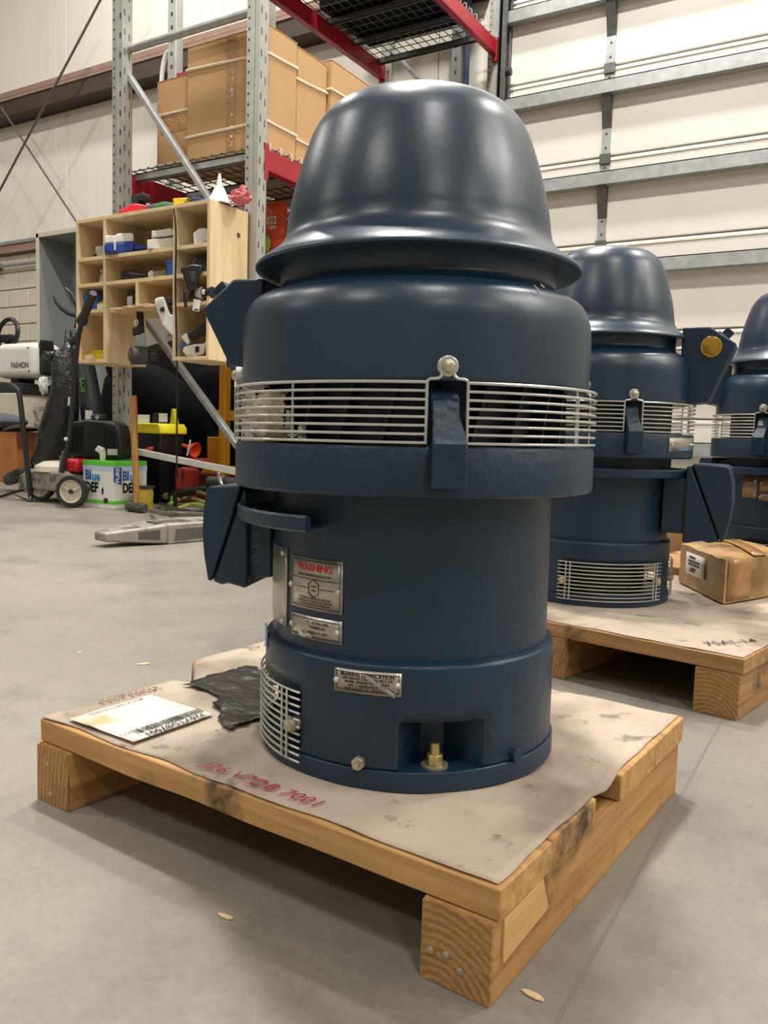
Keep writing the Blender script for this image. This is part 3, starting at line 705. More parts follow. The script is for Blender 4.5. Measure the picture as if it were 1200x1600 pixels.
# black film scrap by the base
bf = MB()
def bff(x, y):
    xx = -.565+.17*x; yy = .185+.12*y*(1-.25*x)+.02*math.sin(x*5)-.06*x
    e = .010*noise.noise((x*8, y*8, 3)) if (x in (0, 1) or y in (0, 1)) else 0
    return (xx+e, yy+e, zt+.0006+.004*max(0, noise.noise((x*4, y*5, 6)))+.003*max(0, noise.noise((x*10, y*9, 2))))
bf.grid(22, 16, bff); o = bf.build('black_film_scrap', BLKF, None, solid=.0004, smooth=30); o.location = RM; o.rotation_euler = (0, 0, PY)
tag(o, 'wrinkled black plastic film scrap lying left of the front motor base', 'film')

# second and third pallets
P2 = Vector((-.179, 1.418, 0)); A2 = math.atan2(1.483-1.419, -(-.530+.178)) * -1
def brown_pallet(label, loc, rz, a, b_, zt2=.102, zs2=.0755):
    t = root('wooden_pallet', label, 'pallet', loc, rz)
    nb = 5; w_ = b_/nb
    for k in range(nb): plank_piece(t, 'deck_board', -a, .002, k*w_, (k+1)*w_-.004, zs2, zt2-.001, PINE2, seed=20+3*k+loc[0])
    for x in (-a, -a/2-.035, -.074):
        s = MB().box(x, x+.073, -.001, b_-.004, 0, zs2-.0005).build('stringer', PINE2Y, t, bevel=.002, smooth=0)
        MB().box(x+.0006, x+.0724, -.0035, 0, .0006, zs2-.002).build('end_grain', PINEE, s, smooth=0)
    nail(t, (-.03, -.0035, .03), (0, -1, 0))
    return t
brown_pallet('brown stained pallet under the second motor and the old carton', P2, A2, .70, .74)
o = sheet(-.70, -.001, .003, .735, .1024, None, (60, 50), 5).build('kraft_paper_sheet', KRAFT, None, solid=.0005); o.location = P2; o.rotation_euler = (0, 0, A2)
tag(o, 'pale brown paper sheet covering the pallet behind, black handwriting near its corner', 'paper')
flat_on('black_handwriting', mat('marker', (60, 52, 46), .7), lambda m: wr(m, '7SAI-14', -.050, .085, .030, rad(62), .0003, .2, .1056), o)
P3 = Vector((M3.x+.30, M3.y-.185, 0))
brown_pallet('farthest pallet, mostly hidden behind the old carton', P3, A2, .70, .75)

# old taped carton on the second pallet
bx = Vector((-.281, 1.862, .1065)); ux = Vector((-.171, .283, 0)); uy = Vector((.115, .277, 0)).normalized()
ux.normalize()
ct = root('old_carton', 'worn brown taped carton with white label, beside the second motor', 'box', bx)
H = .093
def cart(nx, ny, nz, wob):
    m = MB(); 
    def P(a, b_, h):
        p = ux*.27*a+uy*.26*b_; n = noise.noise((a*3+1, b_*3, h*3)); n2 = noise.noise((a*9, b_*9, h*9+4))
        return (p.x+wob*n2*.4, p.y+wob*n*.4, h*H*(1+.05*n)+(wob*n2*.5 if h > .9 else 0)+(.012*math.sin(a*PI)*math.sin(b_*PI) if h > .99 else 0))
    m.grid(nx, nz, lambda x, y: P(x, 0, y)); m.grid(nx, nz, lambda x, y: P(x, 1, y)); m.grid(ny, nz, lambda x, y: P(0, x, y)); m.grid(ny, nz, lambda x, y: P(1, x, y)); m.grid(nx, ny, lambda x, y: P(x, y, 1)); m.grid(nx, ny, lambda x, y: P(x, y, 0)); return m
cart(14, 14, 6, .006).build('carton_body', CARDO, ct, smooth=30)
def onface(a, h, out): p = ux*.27*a - uy*out; return (p.x, p.y, h*H)
MB().grid(4, 3, lambda x, y: onface(.40+.42*x, .34+.54*y, .005)).build('white_label', LABEL, ct, solid=.0005)
m = MB()
for q, (h, a0_, a1_) in enumerate(((.76, .60, .74), (.66, .50, .76), (.58, .50, .76), (.48, .58, .70), (.42, .60, .72))): m.grid(1, 1, lambda x, y: onface(a0_+(a1_-a0_)*x, h+.05*y, .0058))
tag(m.build('label_print', PRINT, ct, smooth=0, fix=False), kind='stuff')
m = MB()
def topface(a, b_, z): p = ux*.27*a+uy*.26*b_; return (p.x, p.y, H+z)
m.grid(10, 1, lambda x, y: topface(x*1.0, .42+.2*y, .0030+.012*math.sin(x*PI)*math.sin((.42+.2*y)*PI))); m.build('top_tape', TAPE, ct, solid=.0004)
MB().grid(1, 6, lambda x, y: tuple(Vector(topface(-.008, .04+.34*x, -H*y*.96)))).build('side_tape', TAPE, ct, solid=.0004)
# plain carton standing behind
q = atZ(1056, 838, 0)
q = Vector((-.66, 2.86, 0)); 
o = MB().box(-.11, .11, -.02, .16, 0, .25).build('tan_carton', CARD, None, bevel=.003, smooth=0); o.location = q; o.rotation_euler = (0, 0, .3); tag(o, 'plain tan carton glimpsed behind the second motor above the old carton', 'box')

# ================================================================== BACKGROUND: RACK
def ext(px, Y, dep, nm, mt, parent=None, bevel=.004, org=None, smooth=35):
    """solid of real depth: side outline turned to face the aisle, `dep` thick; org is its thing's origin"""
    o_ = Vector(org); h = Vector((o_.x, o_.y, 0)).normalized(); A = o_+h*(Y-o_.y); k = (A-EYE).dot(h); side = Vector((h.y, -h.x, 0))
    P = []
    for x, y in px:
        d = ray(x, y); p = EYE+d*(k/d.dot(h))-o_; P.append((p.dot(side), p.z))
    m = MB(); b0 = h*(Y-o_.y)
    m.prism(P, lambda x, z: b0+side*x+Vector((0, 0, z)), lambda x, z: b0+h*dep+side*x+Vector((0, 0, z)))
    return m.build(nm, mt, parent, bevel=bevel, smooth=smooth)
def R0(px, py, Y): p = atY(px, py, Y); return p
XA, XB, YF, YR = -3.775, -2.812, 3.32, 6.085
rk = root('pallet_rack', 'tall grey pallet rack with red beams carrying cardboard boxes', 'rack', (XA, YF, 0))
def loc(p): p = Vector(p); return p-Vector((XA, YF, 0))
for x in (XA, XB):
    for y in (YF, YR):
        m = MB(); h = 4.6; X, Y = x-XA, y-YF
        m.box(X-.040, X-.036, Y-.035, Y+.035, 0, h); m.box(X+.036, X+.040, Y-.035, Y+.035, 0, h); m.box(X-.040, X+.040, Y-.035, Y-.031, 0, h)
        m.box(X-.040, X-.022, Y+.031, Y+.035, 0, h); m.box(X+.022, X+.040, Y+.031, Y+.035, 0, h); m.box(X-.012, X+.012, Y-.039, Y-.034, 0, h)
        up = m.build('upright', RACK, rk, smooth=0, bevel=.0015)
        if y == YF or x == XB:
            m = MB()
            for k in range(88):
                z = .06+.0508*k
                m.box(X-.030, X-.022, Y-.0362, Y-.0345, z, z+.010)
                if k % 2: m.box(X+.0395, X+.0408, Y+.010, Y+.0155, z, z+.034)
                if k % 2: m.box(X+.0395, X+.0408, Y-.022, Y-.0165, z+.02, z+.054)
                if k % 2 and x == XA: m.box(X+.020, X+.028, Y-.0362, Y-.0345, z, z+.030)
            tag(m.build('slot_row', DARKH, up, smooth=0), kind='stuff')
        MB().box(X-.06, X+.06, Y-.07, Y+.07, 0, .008).build('foot_plate', RACK, rk, smooth=0)
def brace(p0, p1, nm, r=.021):
    MB().tube([loc(p0), loc(p1)], r, 12).build(nm, GALV, rk)
for y in (YF+.02, YR):
    for z in (2.51, ): brace((XA+.03, y, z), (XB-.03, y, z), 'horizontal_brace')
    for z0, z1 in ((2.385, 1.27), (1.19, .27), (3.6, 2.62)):
        if y == YF+.02 or z0 > 2: MB().bar(loc((XA+.02, y, z0)), loc((XB-.02, y, z1)), .03, .040, (0, -1, 0)).build('diagonal_brace', GALV, rk, smooth=0, bevel=.006)
MB().bar(loc((XA+.02, YF+.02, .315)), loc((XB, YF+.02, .215)), .03, .035, (0, 0, 1)).build('low_brace', WHT, rk, smooth=0, bevel=.003)
for zt_, lv in ((1.85, 0), (3.44, 1)):
    for x, s in ((XA, -1), (XB, 1)):
        X = x-XA
        m = MB(); m.box(X-.012 if s > 0 else X-.036, X+.036 if s > 0 else X+.012, .04, YR-YF-.04, zt_-.105, zt_-.0); bm_ = m.build('beam', RED, rk, bevel=.003, smooth=0)
        MB().box(X-.02, X+.012, .05, YR-YF-.05, zt_, zt_+.012).build('beam_ledge', RED, bm_, smooth=0)
        for y in (.036, YR-YF-.036):
            MB().box(X+(.002 if s > 0 else -.043), X+(.043 if s > 0 else -.002), y-.02, y+.012, zt_-.155, zt_+.02).build('beam_connector', RED, bm_, bevel=.002, smooth=0)
    m = MB(); hk = MB(); w0, w1 = .01, XB-XA-.01
    n = 30
    for k in range(n+1):
        y = .06+(YR-YF-.12)*k/n; m.bar((w0-.02, y, zt_+.022), (w1+.03, y, zt_+.022), .005, .005)
        for X, s in ((XB-XA+.034, 1), (-.034, -1)): hk.tube([(X-s*.03, y, zt_+.022), (X-s*.004, y, zt_+.034), (X+s*.006, y, zt_+.026), (X+s*.006, y, zt_-.008)], .003, 5)
    for k in range(15):
        x = w0+(w1-w0)*k/14; m.bar((x, .05, zt_+.026), (x, YR-YF-.05, zt_+.026), .005, .005)
    tag(m.build('wire_deck', GALVD, rk, smooth=0, fix=False), kind='stuff'); tag(hk.build('deck_hooks', WIRE, rk, smooth=0, fix=False), kind='stuff')
    for y in (.10, .50, .86, 1.28, 1.5, 1.9, 2.25, 2.62):
        m = MB(); m.box(w0, w1, y-.02, y+.02, zt_+.010, zt_+.016); m.box(w0, w1, y-.02, y-.016, zt_-.022, zt_+.016); m.box(w0, w1, y+.016, y+.02, zt_-.022, zt_+.016)
        m.build('deck_channel', GALVD if lv else GALV, rk, smooth=0)
# a second rack far behind
r2 = root('pallet_rack', 'distant grey rack upright with a red beam seen behind the left box', 'rack', (-5.13, 5.05, 0))
for dx in (0, .12):
    MB().box(dx*0-.045, .045, -.04, .04, 0, 4.6).build('upright', RACK, r2, smooth=0, bevel=.003) if dx == 0 else None
m = MB()
for k in range(44): m.box(-.010, .010, -.0415, -.0395, .1+.1*k, .13+.1*k)
tag(m.build('slot_row', DARKH, r2, smooth=0), kind='stuff')
MB().box(.045, .9, -.03, .02, 3.15, 3.26).build('beam', RED, r2, smooth=0, bevel=.003)
MB().box(.9, .99, -.04, .04, 0, 4.6).build('upright', RACK, r2, smooth=0, bevel=.003)
MB().tube(catmull([(-.12, -.02, 2.9), (-.13, -.02, 3.25), (-.09, -.02, 3.42), (-.02, -.02, 3.46)], 6), .018, 8).build('white_hose', WHT, r2)

# cartons on the rack
def carton(label, x0, x1, y0, y1, z0, z1, straps=(), tape=None, patch=None, flap=0):
    t = root('cardboard_box', label, 'box', ((x0+x1)/2, (y0+y1)/2, z0), 0, 'cardboard boxes on the rack shelf')
    a, b_, h = (x1-x0)/2, (y1-y0)/2, z1-z0
    MB().box(-a, a, -b_, b_, 0, h-.004).build('carton_body', CARD, t, bevel=.006, smooth=0)
    MB().box(-a-.001, a+.001, -b_-.001, -.002, h-.004, h).build('top_flap', CARD, t, bevel=.001, smooth=0)
    MB().box(-a-.001, a+.001, .002, b_+.001, h-.004, h+.001).build('top_flap', CARD, t, bevel=.001, smooth=0)
    for z, dz in straps:
        m = MB(); zc = z*h
        P = [(-a-.003, -b_-.003, zc), (a+.003, -b_-.003, zc+dz), (a+.003, b_+.003, zc+dz*.3), (-a-.003, b_+.003, zc)]
        m.tube(P, .0075, 6, closed=True); m.build('strap', STRAP, t, smooth=0)
    if tape is not None:
        MB().box(tape-.032, tape+.032, -b_-.0016, -b_, .02, h).build('tape', TAPE, t, smooth=0)
        m = MB()
        for k in range(16):
            z = h*(.06+.70*k/16)+random.uniform(-.01, .01); m.box(tape+.006+random.uniform(-.006, .006), tape+.012, -b_-.0030, -b_-.0018, z, z+random.uniform(.004, .016))
        tag(m.build('tape_glint', WHT, t, smooth=0), kind='stuff')  # white flecks paint the glints on the wrinkled tape
    if patch: MB().box(patch[0], patch[1], -b_-.0018, -b_, patch[2], patch[3]).build('brown_patch', TAPE, t, smooth=0)
    return t
DK = 1.882
carton('big front cardboard box with sparkling vertical tape and two straps', -3.395, -2.835, 3.43, 3.668, DK, 2.485, ((.80, -.02), (.22, .0)), .035)
carton('lower cardboard box left of the big front box, brown patch on its face', -3.665, -3.405, 3.47, 3.74, DK, 2.37, ((.62, .0), (.06, 0)), None, (-.1, .13, .20, .30))
carton('second cardboard box along the red beam, behind the big front one', -3.40, -2.838, 3.675, 3.945, DK, 2.475, ((.77, -.03), (.20, 0)))
carton('third cardboard box along the red beam, a little taller than its neighbours', -3.40, -2.815, 3.955, 4.285, DK, 2.51, ((.78, -.02), (.22, 0)))
carton('fourth cardboard box along the red beam, only its top above the dome', -3.40, -2.83, 4.295, 4.62, DK, 2.52, ((.78, -.02), (.22, 0)))

# ================================================================== WOODEN ORGANIZER
OX0, OX1, OY0, OY1, OZ0, OZ1 = -3.765, -2.815, 3.00, 3.275, .775, 1.52
og = root('cubby_organizer', 'pale plywood cubby organizer full of tools, hung on the rack end', 'shelf', ((OX0+OX1)/2, OY1, OZ0))
oc = Vector(((OX0+OX1)/2, OY1, OZ0)); TH = .018
def ob(nm, x0, x1, y0, y1, z0, z1, lab=None):
    o = MB().box(x0-oc.x, x1-oc.x, y0-oc.y, y1-oc.y, z0-oc.z, z1-oc.z).build(nm, PLY, og, bevel=.0012, smooth=0)
    if lab: o['label'] = lab
    return o
D1, D2 = -3.545, -3.046
ob('side_panel', OX0, OX0+TH, OY0, OY1, OZ0, OZ1)
sp = ob('side_panel', OX1-TH, OX1, OY0, OY1, OZ0, OZ1, 'right side panel with a round hole')
MB().tube([(OX1-oc.x-.002, -.075, 1.395-OZ0), (OX1-oc.x+.0012, -.075, 1.395-OZ0)], .017, 20).build('hole_edge', PLY, sp)
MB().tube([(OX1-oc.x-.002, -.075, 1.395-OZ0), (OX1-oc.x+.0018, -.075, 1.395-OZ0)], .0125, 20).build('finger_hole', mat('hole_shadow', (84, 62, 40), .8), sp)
ob('divider', D1-TH/2, D1+TH/2, OY0, OY1, OZ0, OZ1-TH); ob('divider', D2-TH/2, D2+TH/2, OY0, OY1, OZ0, OZ1-TH)
ob('top_board', OX0+TH, OX1-TH, OY0, OY1, OZ1-TH, OZ1)
for a, b_ in ((OX0+TH, D1-TH/2), (D2+TH/2, OX1-TH)): ob('bottom_board', a, b_, OY0, OY1, OZ0, OZ0+TH)
for z in (1.322, 1.188, 1.052):
    ob('shelf_board', OX0+TH, D1-TH/2, OY0, OY1, z-TH, z); ob('shelf_board', D2+TH/2, OX1-TH, OY0, OY1, z-TH, z)
ob('shelf_board', D1+TH/2, D2-TH/2, OY0, OY1, 1.188-TH, 1.188); ob('shelf_board', D1+TH/2, D2-TH/2, OY0+.03, OY1, 1.052-TH, 1.052)
ob('shelf_board', D1+TH/2, D2-TH/2, OY0, OY1, 1.322-TH, 1.322)
ob('short_divider', -3.315, -3.297, OY0, OY1, 1.052, 1.188-TH)
for x0_, x1_, z_ in ((-3.49, -3.37, 1.050), (-3.40, -3.29, 1.054), (-3.31, -3.20, 1.058), (-3.24, -3.09, 1.052)): ob('loose_slat', x0_, x1_, OY0-.015, OY0+.03, z_-.011, z_-.001)
ob('back_panel', OX0, D1, OY1-.006, OY1, OZ0, OZ1); ob('back_panel', D1, OX1, OY1-.006, OY1, 1.05, OZ1); ob('back_panel', D2, OX1, OY1-.006, OY1, OZ0, 1.05)
# --- things in the cubbies (fronts near y = 3.05)
YI = 3.035
def bin_(label, px0, px1, py0, py1, mt, Y=YI, group='small parts bins in the cubbies', slant=True, lblw=True):
    a = atY(px0, py1, Y); b_ = atY(px1, py0, Y); w_ = b_.x-a.x; h = b_.z-a.z
    t = root('parts_bin', label, 'bin', (a.x+w_/2, Y, a.z), 0, group)
    P = [(0, 0), (.13, 0), (.13, h), (.045, h), (0, h*.55)] if slant else [(0, 0), (.11, 0), (.115, h), (-.005, h)]
    MB().prism(P, lambda y, z: (-w_/2, y, z), lambda y, z: (w_/2, y, z)).build('bin_body', mt, t, bevel=.003, smooth=0)
    MB().box(-w_/2-.003, w_/2+.003, .04 if slant else -.009, .135 if slant else .119, h-.008, h+.002).build('bin_rim', mt, t, bevel=.002, smooth=0)
    if slant and lblw: MB().box(-w_*.38, w_*.38, -.002, .001, h*.1, h*.48).build('bin_label', WHT, t, smooth=0)
    return t
zs0 = atY(150, 482, YI).z
bin_('blue parts bin in the lower left cubby behind the mower grip', 131, 151, 457, 483, BLUE, slant=False)
bin_('yellow parts bin with white label beside the left blue bin', 151, 167, 458, 478, YEL)
bin_('yellow parts bin with white label in the bottom left cubby', 130, 149, 541, 558, YEL)
bin_('plain yellow parts bin at the right of the bottom left cubby', 149.5, 165, 540, 557.5, YEL, lblw=False)
bin_('bright blue parts bin at the right of the middle shelf', 261, 277, 401, 427, BLUE, slant=False)
def rest(o, z):      # drop a thing's lowest point onto a board
    bpy.context.view_layer.update()
    zs2 = []
    for q in [o]+list(o.children_recursive):
        if q.type == 'MESH': zs2 += [(q.matrix_world @ Vector(c)).z for c in q.bound_box]
    o.location.z += z-min(zs2); return o
for o in list(C.objects):
    if o.name.startswith('parts_bin'):
        z = o.location.z; rest(o, min((1.052, .793, 1.188), key=lambda q: abs(q-z))+.0005)
t = root('lunch_cooler', 'blue and white hard case on the upper middle shelf', 'case', R0(187, 386, 3.0))
oc2 = t.location
ext([(163, 371), (186, 369), (209, 367), (209, 383), (186, 386), (163, 384)], 3.0, .16, 'case_body', DBLUE, t, .008, oc2)
ext([(163, 371), (163, 360), (166, 357.5), (180, 358), (184, 355), (206, 354), (209, 357), (209, 367), (186, 369)], 3.0, .16, 'case_lid', WHT, t, .010, oc2)
ext([(178, 368), (181, 368), (181, 381), (178, 381)], 2.994, .01, 'latch', WHT, t, .001, oc2)
ext([(209, 369), (222, 373), (233, 377), (232, 379), (209, 381)], 3.02, .1, 'blue_handle', DBLUE, t, .004, oc2); rest(t, 1.3225)
t = root('foam_tray', 'lower white box of two stacked at the right of the upper middle shelf', 'box', R0(253, 374, 3.03))
ext([(230, 360), (275, 356), (275, 372), (252, 374), (230, 374)], 3.03, .2, 'box_body', WHT, t, .004, t.location)
t.location.z += .0; rest(t, 1.3225); bpy.context.view_layer.update()
t2 = root('foam_tray', 'smaller white box stacked on top of the other in the organizer', 'box', R0(256, 357, 3.04))
ext([(237, 348), (275, 344), (275, 354), (260, 356.5), (237, 358)], 3.04, .17, 'box_body', WHT, t2, .004, t2.location); MB().box(-.02, .03, .02, .06, .037, .041).build('tape_strip', OFFW, t2, smooth=0); rest(t2, 1.3225+.0585)
t = root('clear_jar', 'cloudy plastic tub with dark lid in the top left cubby', 'tub', R0(157, 396, 3.06)); ext([(149, 378), (161, 376), (164, 394), (151, 396)], 3.06, .08, 'tub_body', CLEARP, t, .004, t.location); ext([(145, 391), (151, 389), (151, 396), (145, 396)], 3.055, .05, 'dark_cap', BLK, t, .003, t.location); rest(t, 1.3225)
t = root('screw_bag', 'clear bag of small parts in the second left cubby', 'bag', R0(157, 437, 3.06)); crumple((0, .05, .03), (.048, .04, .036), 4).build('bag_body', CLEARP, t, smooth=25); crumple((-.01, .055, .075), (.035, .035, .02), 9).build('bag_top', CLEARP, t, smooth=25); rest(t, 1.1885)
t = root('cordless_drill', 'black cordless tool lying on the middle shelf', 'tool', R0(205, 432, 3.05))
p0, p1 = R0(191, 424, 3.05)-t.location, R0(231, 425, 3.05)-t.location
MB().tube([p0, p0+(p1-p0)*.12, p0+(p1-p0)*.45, p0+(p1-p0)*.7, p1], [.014, .028, .027, .018, .014], 14).build('tool_body', BLK, t); MB().obox(p0+(p1-p0)*.3+Vector((0, 0, .024)), (.05, .02, .008)).build('grey_panel', BLKGREY, t, bevel=.002); rest(t, 1.1885)
t = root('tool_battery', 'white and olive tool head beside the blue bin', 'tool', R0(240, 428, 3.05)); ext([(231, 419), (236, 415.5), (240, 417), (240, 428), (232, 429)], 3.05, .05, 'white_collar', WHT, t, .003, t.location); ext([(240, 417), (260, 414.5), (260, 426), (240, 428)], 3.055, .05, 'olive_body', mat('olive', (170, 158, 116), .5), t, .003, t.location); rest(t, 1.1885)
t = root('bit_set', 'black bit set with clear front in the small cubby', 'set', R0(208, 477, 3.06)); ext([(198, 448), (219, 446), (220, 474), (199, 476)], 3.06, .09, 'set_case', BLK, t, .003, t.location); ext([(198.5, 458), (207, 456), (207.5, 473), (199, 474)], 3.052, .012, 'clear_front', CLEARP, t, .002, t.location); ext([(211, 454), (213, 453), (215, 468), (213, 469)], 3.054, .01, 'silver_bit', CHROME, t, .001, t.location); rest(t, 1.0525)
t = root('white_meter', 'white boxy tool with round dial in the top right cubby', 'tool', R0(316, 373, 3.04)); ext([(302, 357), (311, 350), (322, 349), (331, 356), (331, 371), (316, 374), (303, 376)], 3.04, .1, 'tool_body', WHT, t, .006, t.location)
p = R0(322, 361, 3.034)-t.location; MB().cyl(p, p+Vector((0, .012, 0)), .024, n=24).build('dial', CLEARP, t, bevel=.002); p = R0(307, 368, 3.036)-t.location; MB().obox(p, (.022, .01, .018)).build('dark_window', BLK, t, bevel=.002); ext([(312, 352), (316, 343.5), (324, 343), (328, 350), (321, 353)], 3.06, .06, 'top_knob', BLKGREY, t, .004, t.location); rest(t, 1.3225)
t = root('green_tool', 'black and green power tool filling the second right cubby', 'tool', R0(315, 424, 3.06)); ext([(296, 412), (303, 398), (310, 390), (328, 392), (331, 402), (330, 420), (312, 422), (300, 420)], 3.05, .12, 'tool_body', BLK, t, .008, t.location); ext([(319, 409), (331, 407), (331, 419), (320, 420)], 3.044, .05, 'green_grip', DGREEN, t, .003, t.location); rest(t, 1.1885)
t = root('tool_grip', 'black tool grip hanging over the edge of the second right shelf', 'tool', R0(298, 424, 2.95))
ext([(281, 418), (291, 415), (300, 412), (318, 414), (312, 430), (308, 448), (296, 455), (291, 444), (286, 428)], 2.945, .05, 'grip', BLK, t, .008, t.location); ext([(296, 426), (306, 424), (304, 440), (298, 442)], 2.938, .02, 'grey_trigger', BLKGREY, t, .003, t.location); ext([(285, 455), (291, 453), (293, 478), (288, 480)], 2.95, .03, 'strap', BLK, t, .003, t.location)
t = root('white_driver', 'white and black driver with hanging tag in the third right cubby', 'tool', R0(318, 468, 3.03)); p = R0(316, 458, 3.02)-t.location; q = R0(332, 457, 3.02)-t.location
MB().tube([p+Vector((-.040, 0, .004)), p+Vector((-.030, 0, 0)), p, p+(q-p)*.9], [.004, .020, .030, .027], 18).build('white_nose', WHT, t); MB().tube([p+(q-p)*.25, p+(q-p)*1.0], [.0295, .0275], 18).build('black_sleeve', BLK, t); m_ = p+(q-p)*.5+Vector((0, -.029, 0)); MB().obox(m_, (.018, .006, .024)).build('white_switch', WHT, t, bevel=.003)
ext([(297, 453), (306, 453), (304, 464), (293, 466)], 3.03, .05, 'black_body', BLK, t, .005, t.location); ext([(302.5, 467), (314, 469), (311, 487), (300.5, 485)], 2.992, .003, 'paper_tag', WHT, t, .0005, t.location); ext([(304, 482.5), (310, 483), (309.5, 485), (303.5, 484.5)], 2.9905, .002, 'tag_print', PRINT, t, 0, t.location)
rest(t, 1.0525) if False else None
t = root('framing_nailer', 'white nailer with black magazine in the bottom right cubby', 'tool', R0(307, 553, 3.04))
ext([(285, 545), (288, 539), (303, 535), (320, 534), (324, 524), (331, 526), (331, 537), (322, 540), (319, 551), (303, 555), (291, 553)], 3.04, .07, 'nailer_body', WHT, t, .006, t.location); ext([(283, 523), (290, 518), (293, 519), (297, 533), (293, 536), (288, 530)], 3.035, .05, 'nose', WHT, t, .004, t.location); ext([(292, 520), (316, 502), (328, 500), (331, 512), (300, 529)], 3.045, .06, 'magazine', BLK, t, .004, t.location); ext([(305, 539), (311, 538), (311, 547), (305, 548)], 3.033, .02, 'dark_window', BLK, t, .002, t.location); ext([(319, 542), (331, 540), (331, 555), (318, 556)], 3.05, .06, 'dark_grip', BLKGREY, t, .005, t.location)
p = R0(281, 537, 3.0)-t.location; MB().cyl(p, p+Vector((.016, .05, 0)), .014, n=16).build('blue_knob', mat('slate_blue', (84, 112, 160), .4), t); rest(t, .7935)
t = root('white_nailer', 'white curved nailer hanging in the open middle bay', 'tool', R0(258, 500, 2.985))
ext([(241, 469), (245, 465), (256, 463), (261, 478), (266, 491), (276, 494), (276, 527), (266, 521), (254, 507), (247, 487)], 2.96, .06, 'nailer_body', WHT, t, .006, t.location); ext([(245, 470), (254, 467), (258, 484), (249, 486)], 2.953, .02, 'grey_panel', CLEARP, t, .003, t.location); ext([(250, 481), (256, 479), (257, 486), (251, 487)], 2.950, .02, 'dark_window', BLK, t, .001, t.location); ext([(260, 464), (277, 463), (277, 474), (262, 474)], 2.975, .05, 'magazine', BLKGREY, t, .004, t.location); ext([(262, 478), (275, 477), (275, 490), (266, 489)], 2.975, .05, 'black_grip', BLK, t, .004, t.location)
t = root('coil_nailer', 'black and silver tool with round brown disc hanging below the middle shelf', 'tool', R0(208, 560, 3.02))
ext([(213, 486), (224, 485), (226, 520), (222, 524), (214, 520)], 3.04, .05, 'black_grip', BLK, t, .004, t.location); ext([(207, 512), (222, 508), (224, 522), (208, 524)], 3.035, .05, 'grip_collar', BLKGREY, t, .004, t.location); ext([(211, 524), (220, 523), (224, 519), (228, 522), (228, 545), (214, 546)], 3.02, .06, 'silver_body', GALV, t, .005, t.location)
p = R0(202, 555, 3.0)-t.location; q = p+Vector((.045, .075, .004)); MB().tube([p, p+(q-p)*.12, q], [.026, .048, .046], 28).build('round_disc', IRON, t, bevel=.002); MB().cyl(p-(q-p)*.04, p, .024, n=24).build('disc_face', mat('brown_disc', (104, 86, 72), .5), t); MB().cyl(q, q+Vector((.05, .03, 0)), .03, n=18).build('motor_can', BLK, t)
c0 = R0(213, 504, 3.03)-t.location; MB().tube([c0+Vector((.011*math.cos(k*PI/6), 0, .014*math.sin(k*PI/6))) for k in range(12)], .003, 6, closed=True).build('hook_ring', WHT, t)
# things on top of the organizer
ZT = 1.5208
def on_top(t): return rest(t, ZT)
t = root('red_case', 'red tool case lying on top of the organizer at left', 'case', R0(210, 335, 3.06)); ext([(186, 333), (200, 326), (206, 322), (216, 323), (234, 326), (233, 332), (205, 337), (186, 339)], 3.06, .14, 'case_body', REDPL, t, .006, t.location); ext([(222, 333), (232, 331), (236, 332), (232, 335), (222, 336)], 3.05, .04, 'white_edge', WHT, t, .002, t.location); on_top(t)
t = root('black_tool', 'small black tool cluster standing behind the red case', 'tool', R0(215, 325, 3.17)); ext([(204, 354), (205, 309), (214, 308), (222, 306), (228, 312), (231, 354)], 3.21, .05, 'tool_body', BLK, t, .006, t.location); p = R0(220, 312, 3.19)-t.location; MB().cyl(p, p+Vector((0, .05, 0)), .022, n=16).build('tool_head', BLKGREY, t, bevel=.003); on_top(t)
t = root('dark_wrench', 'dark blunt tool lying near the top left corner of the organizer', 'tool', R0(155, 345, 3.08)); p0, p1 = R0(142, 344, 3.08)-t.location, R0(173, 341, 3.10)-t.location; MB().tube([p0, p0+(p1-p0)*.3, p0+(p1-p0)*.35, p0+(p1-p0)*.6, p1], [.011, .011, .015, .015, .006], 12).build('tool_body', BLKGREY, t); on_top(t)
t = root('green_drill', 'green and grey drill lying behind the yellow case', 'tool', R0(250, 328, 3.12)); p0, p1 = R0(234, 325, 3.12)-t.location, R0(272, 321, 3.10)-t.location; MB().tube([p0, p0+(p1-p0)*.4], [.024, .026], 14).build('grey_barrel', mat('teal_grey', (54, 78, 78), .5), t); MB().tube([p0+(p1-p0)*.4, p0+(p1-p0)*.6, p1], [.026, .030, .018], 14).build('green_body', DGREEN, t); on_top(t)
t = root('yellow_case', 'small yellow case on the organizer above the divider', 'case', R0(284, 323, 3.05)); ext([(270, 315), (293, 314), (297, 317), (289, 320), (288, 326), (272, 328)], 3.05, .09, 'case_body', YEL, t, .004, t.location); on_top(t)
t = root('white_rag', 'white crumpled cloth between the tools on the organizer', 'cloth', R0(248, 318, 3.20)); crumple((0, .02, .02), (.06, .035, .025), 6).build('cloth', WHT, t, smooth=30); on_top(t)
t = root('blue_screwdriver', 'dark blue handled screwdriver resting on the organizer front', 'screwdriver', R0(312, 311, 3.06)); p0, p1 = R0(300, 309, 3.06)-t.location, R0(331, 312, 3.06)-t.location; MB().tube([p0, p0+(p1-p0)*.05, p0+(p1-p0)*.6, p0+(p1-p0)*.85, p1], [.006, .012, .013, .010, .006], 12).build('handle', mat('navy_handle', (44, 50, 100), .4), t); q = p0-(p1-p0)*.25; MB().tube([p0, q], .0045, 8).build('green_shank', DGREEN, t); on_top(t)
t = root('black_pouch', 'dark flat pouch under the blue screwdriver', 'pouch', R0(310, 320, 3.09)); ext([(294, 318), (312, 315), (326, 316), (322, 323), (296, 325)], 3.1, .08, 'pouch_body', BLK, t, .004, t.location); on_top(t)
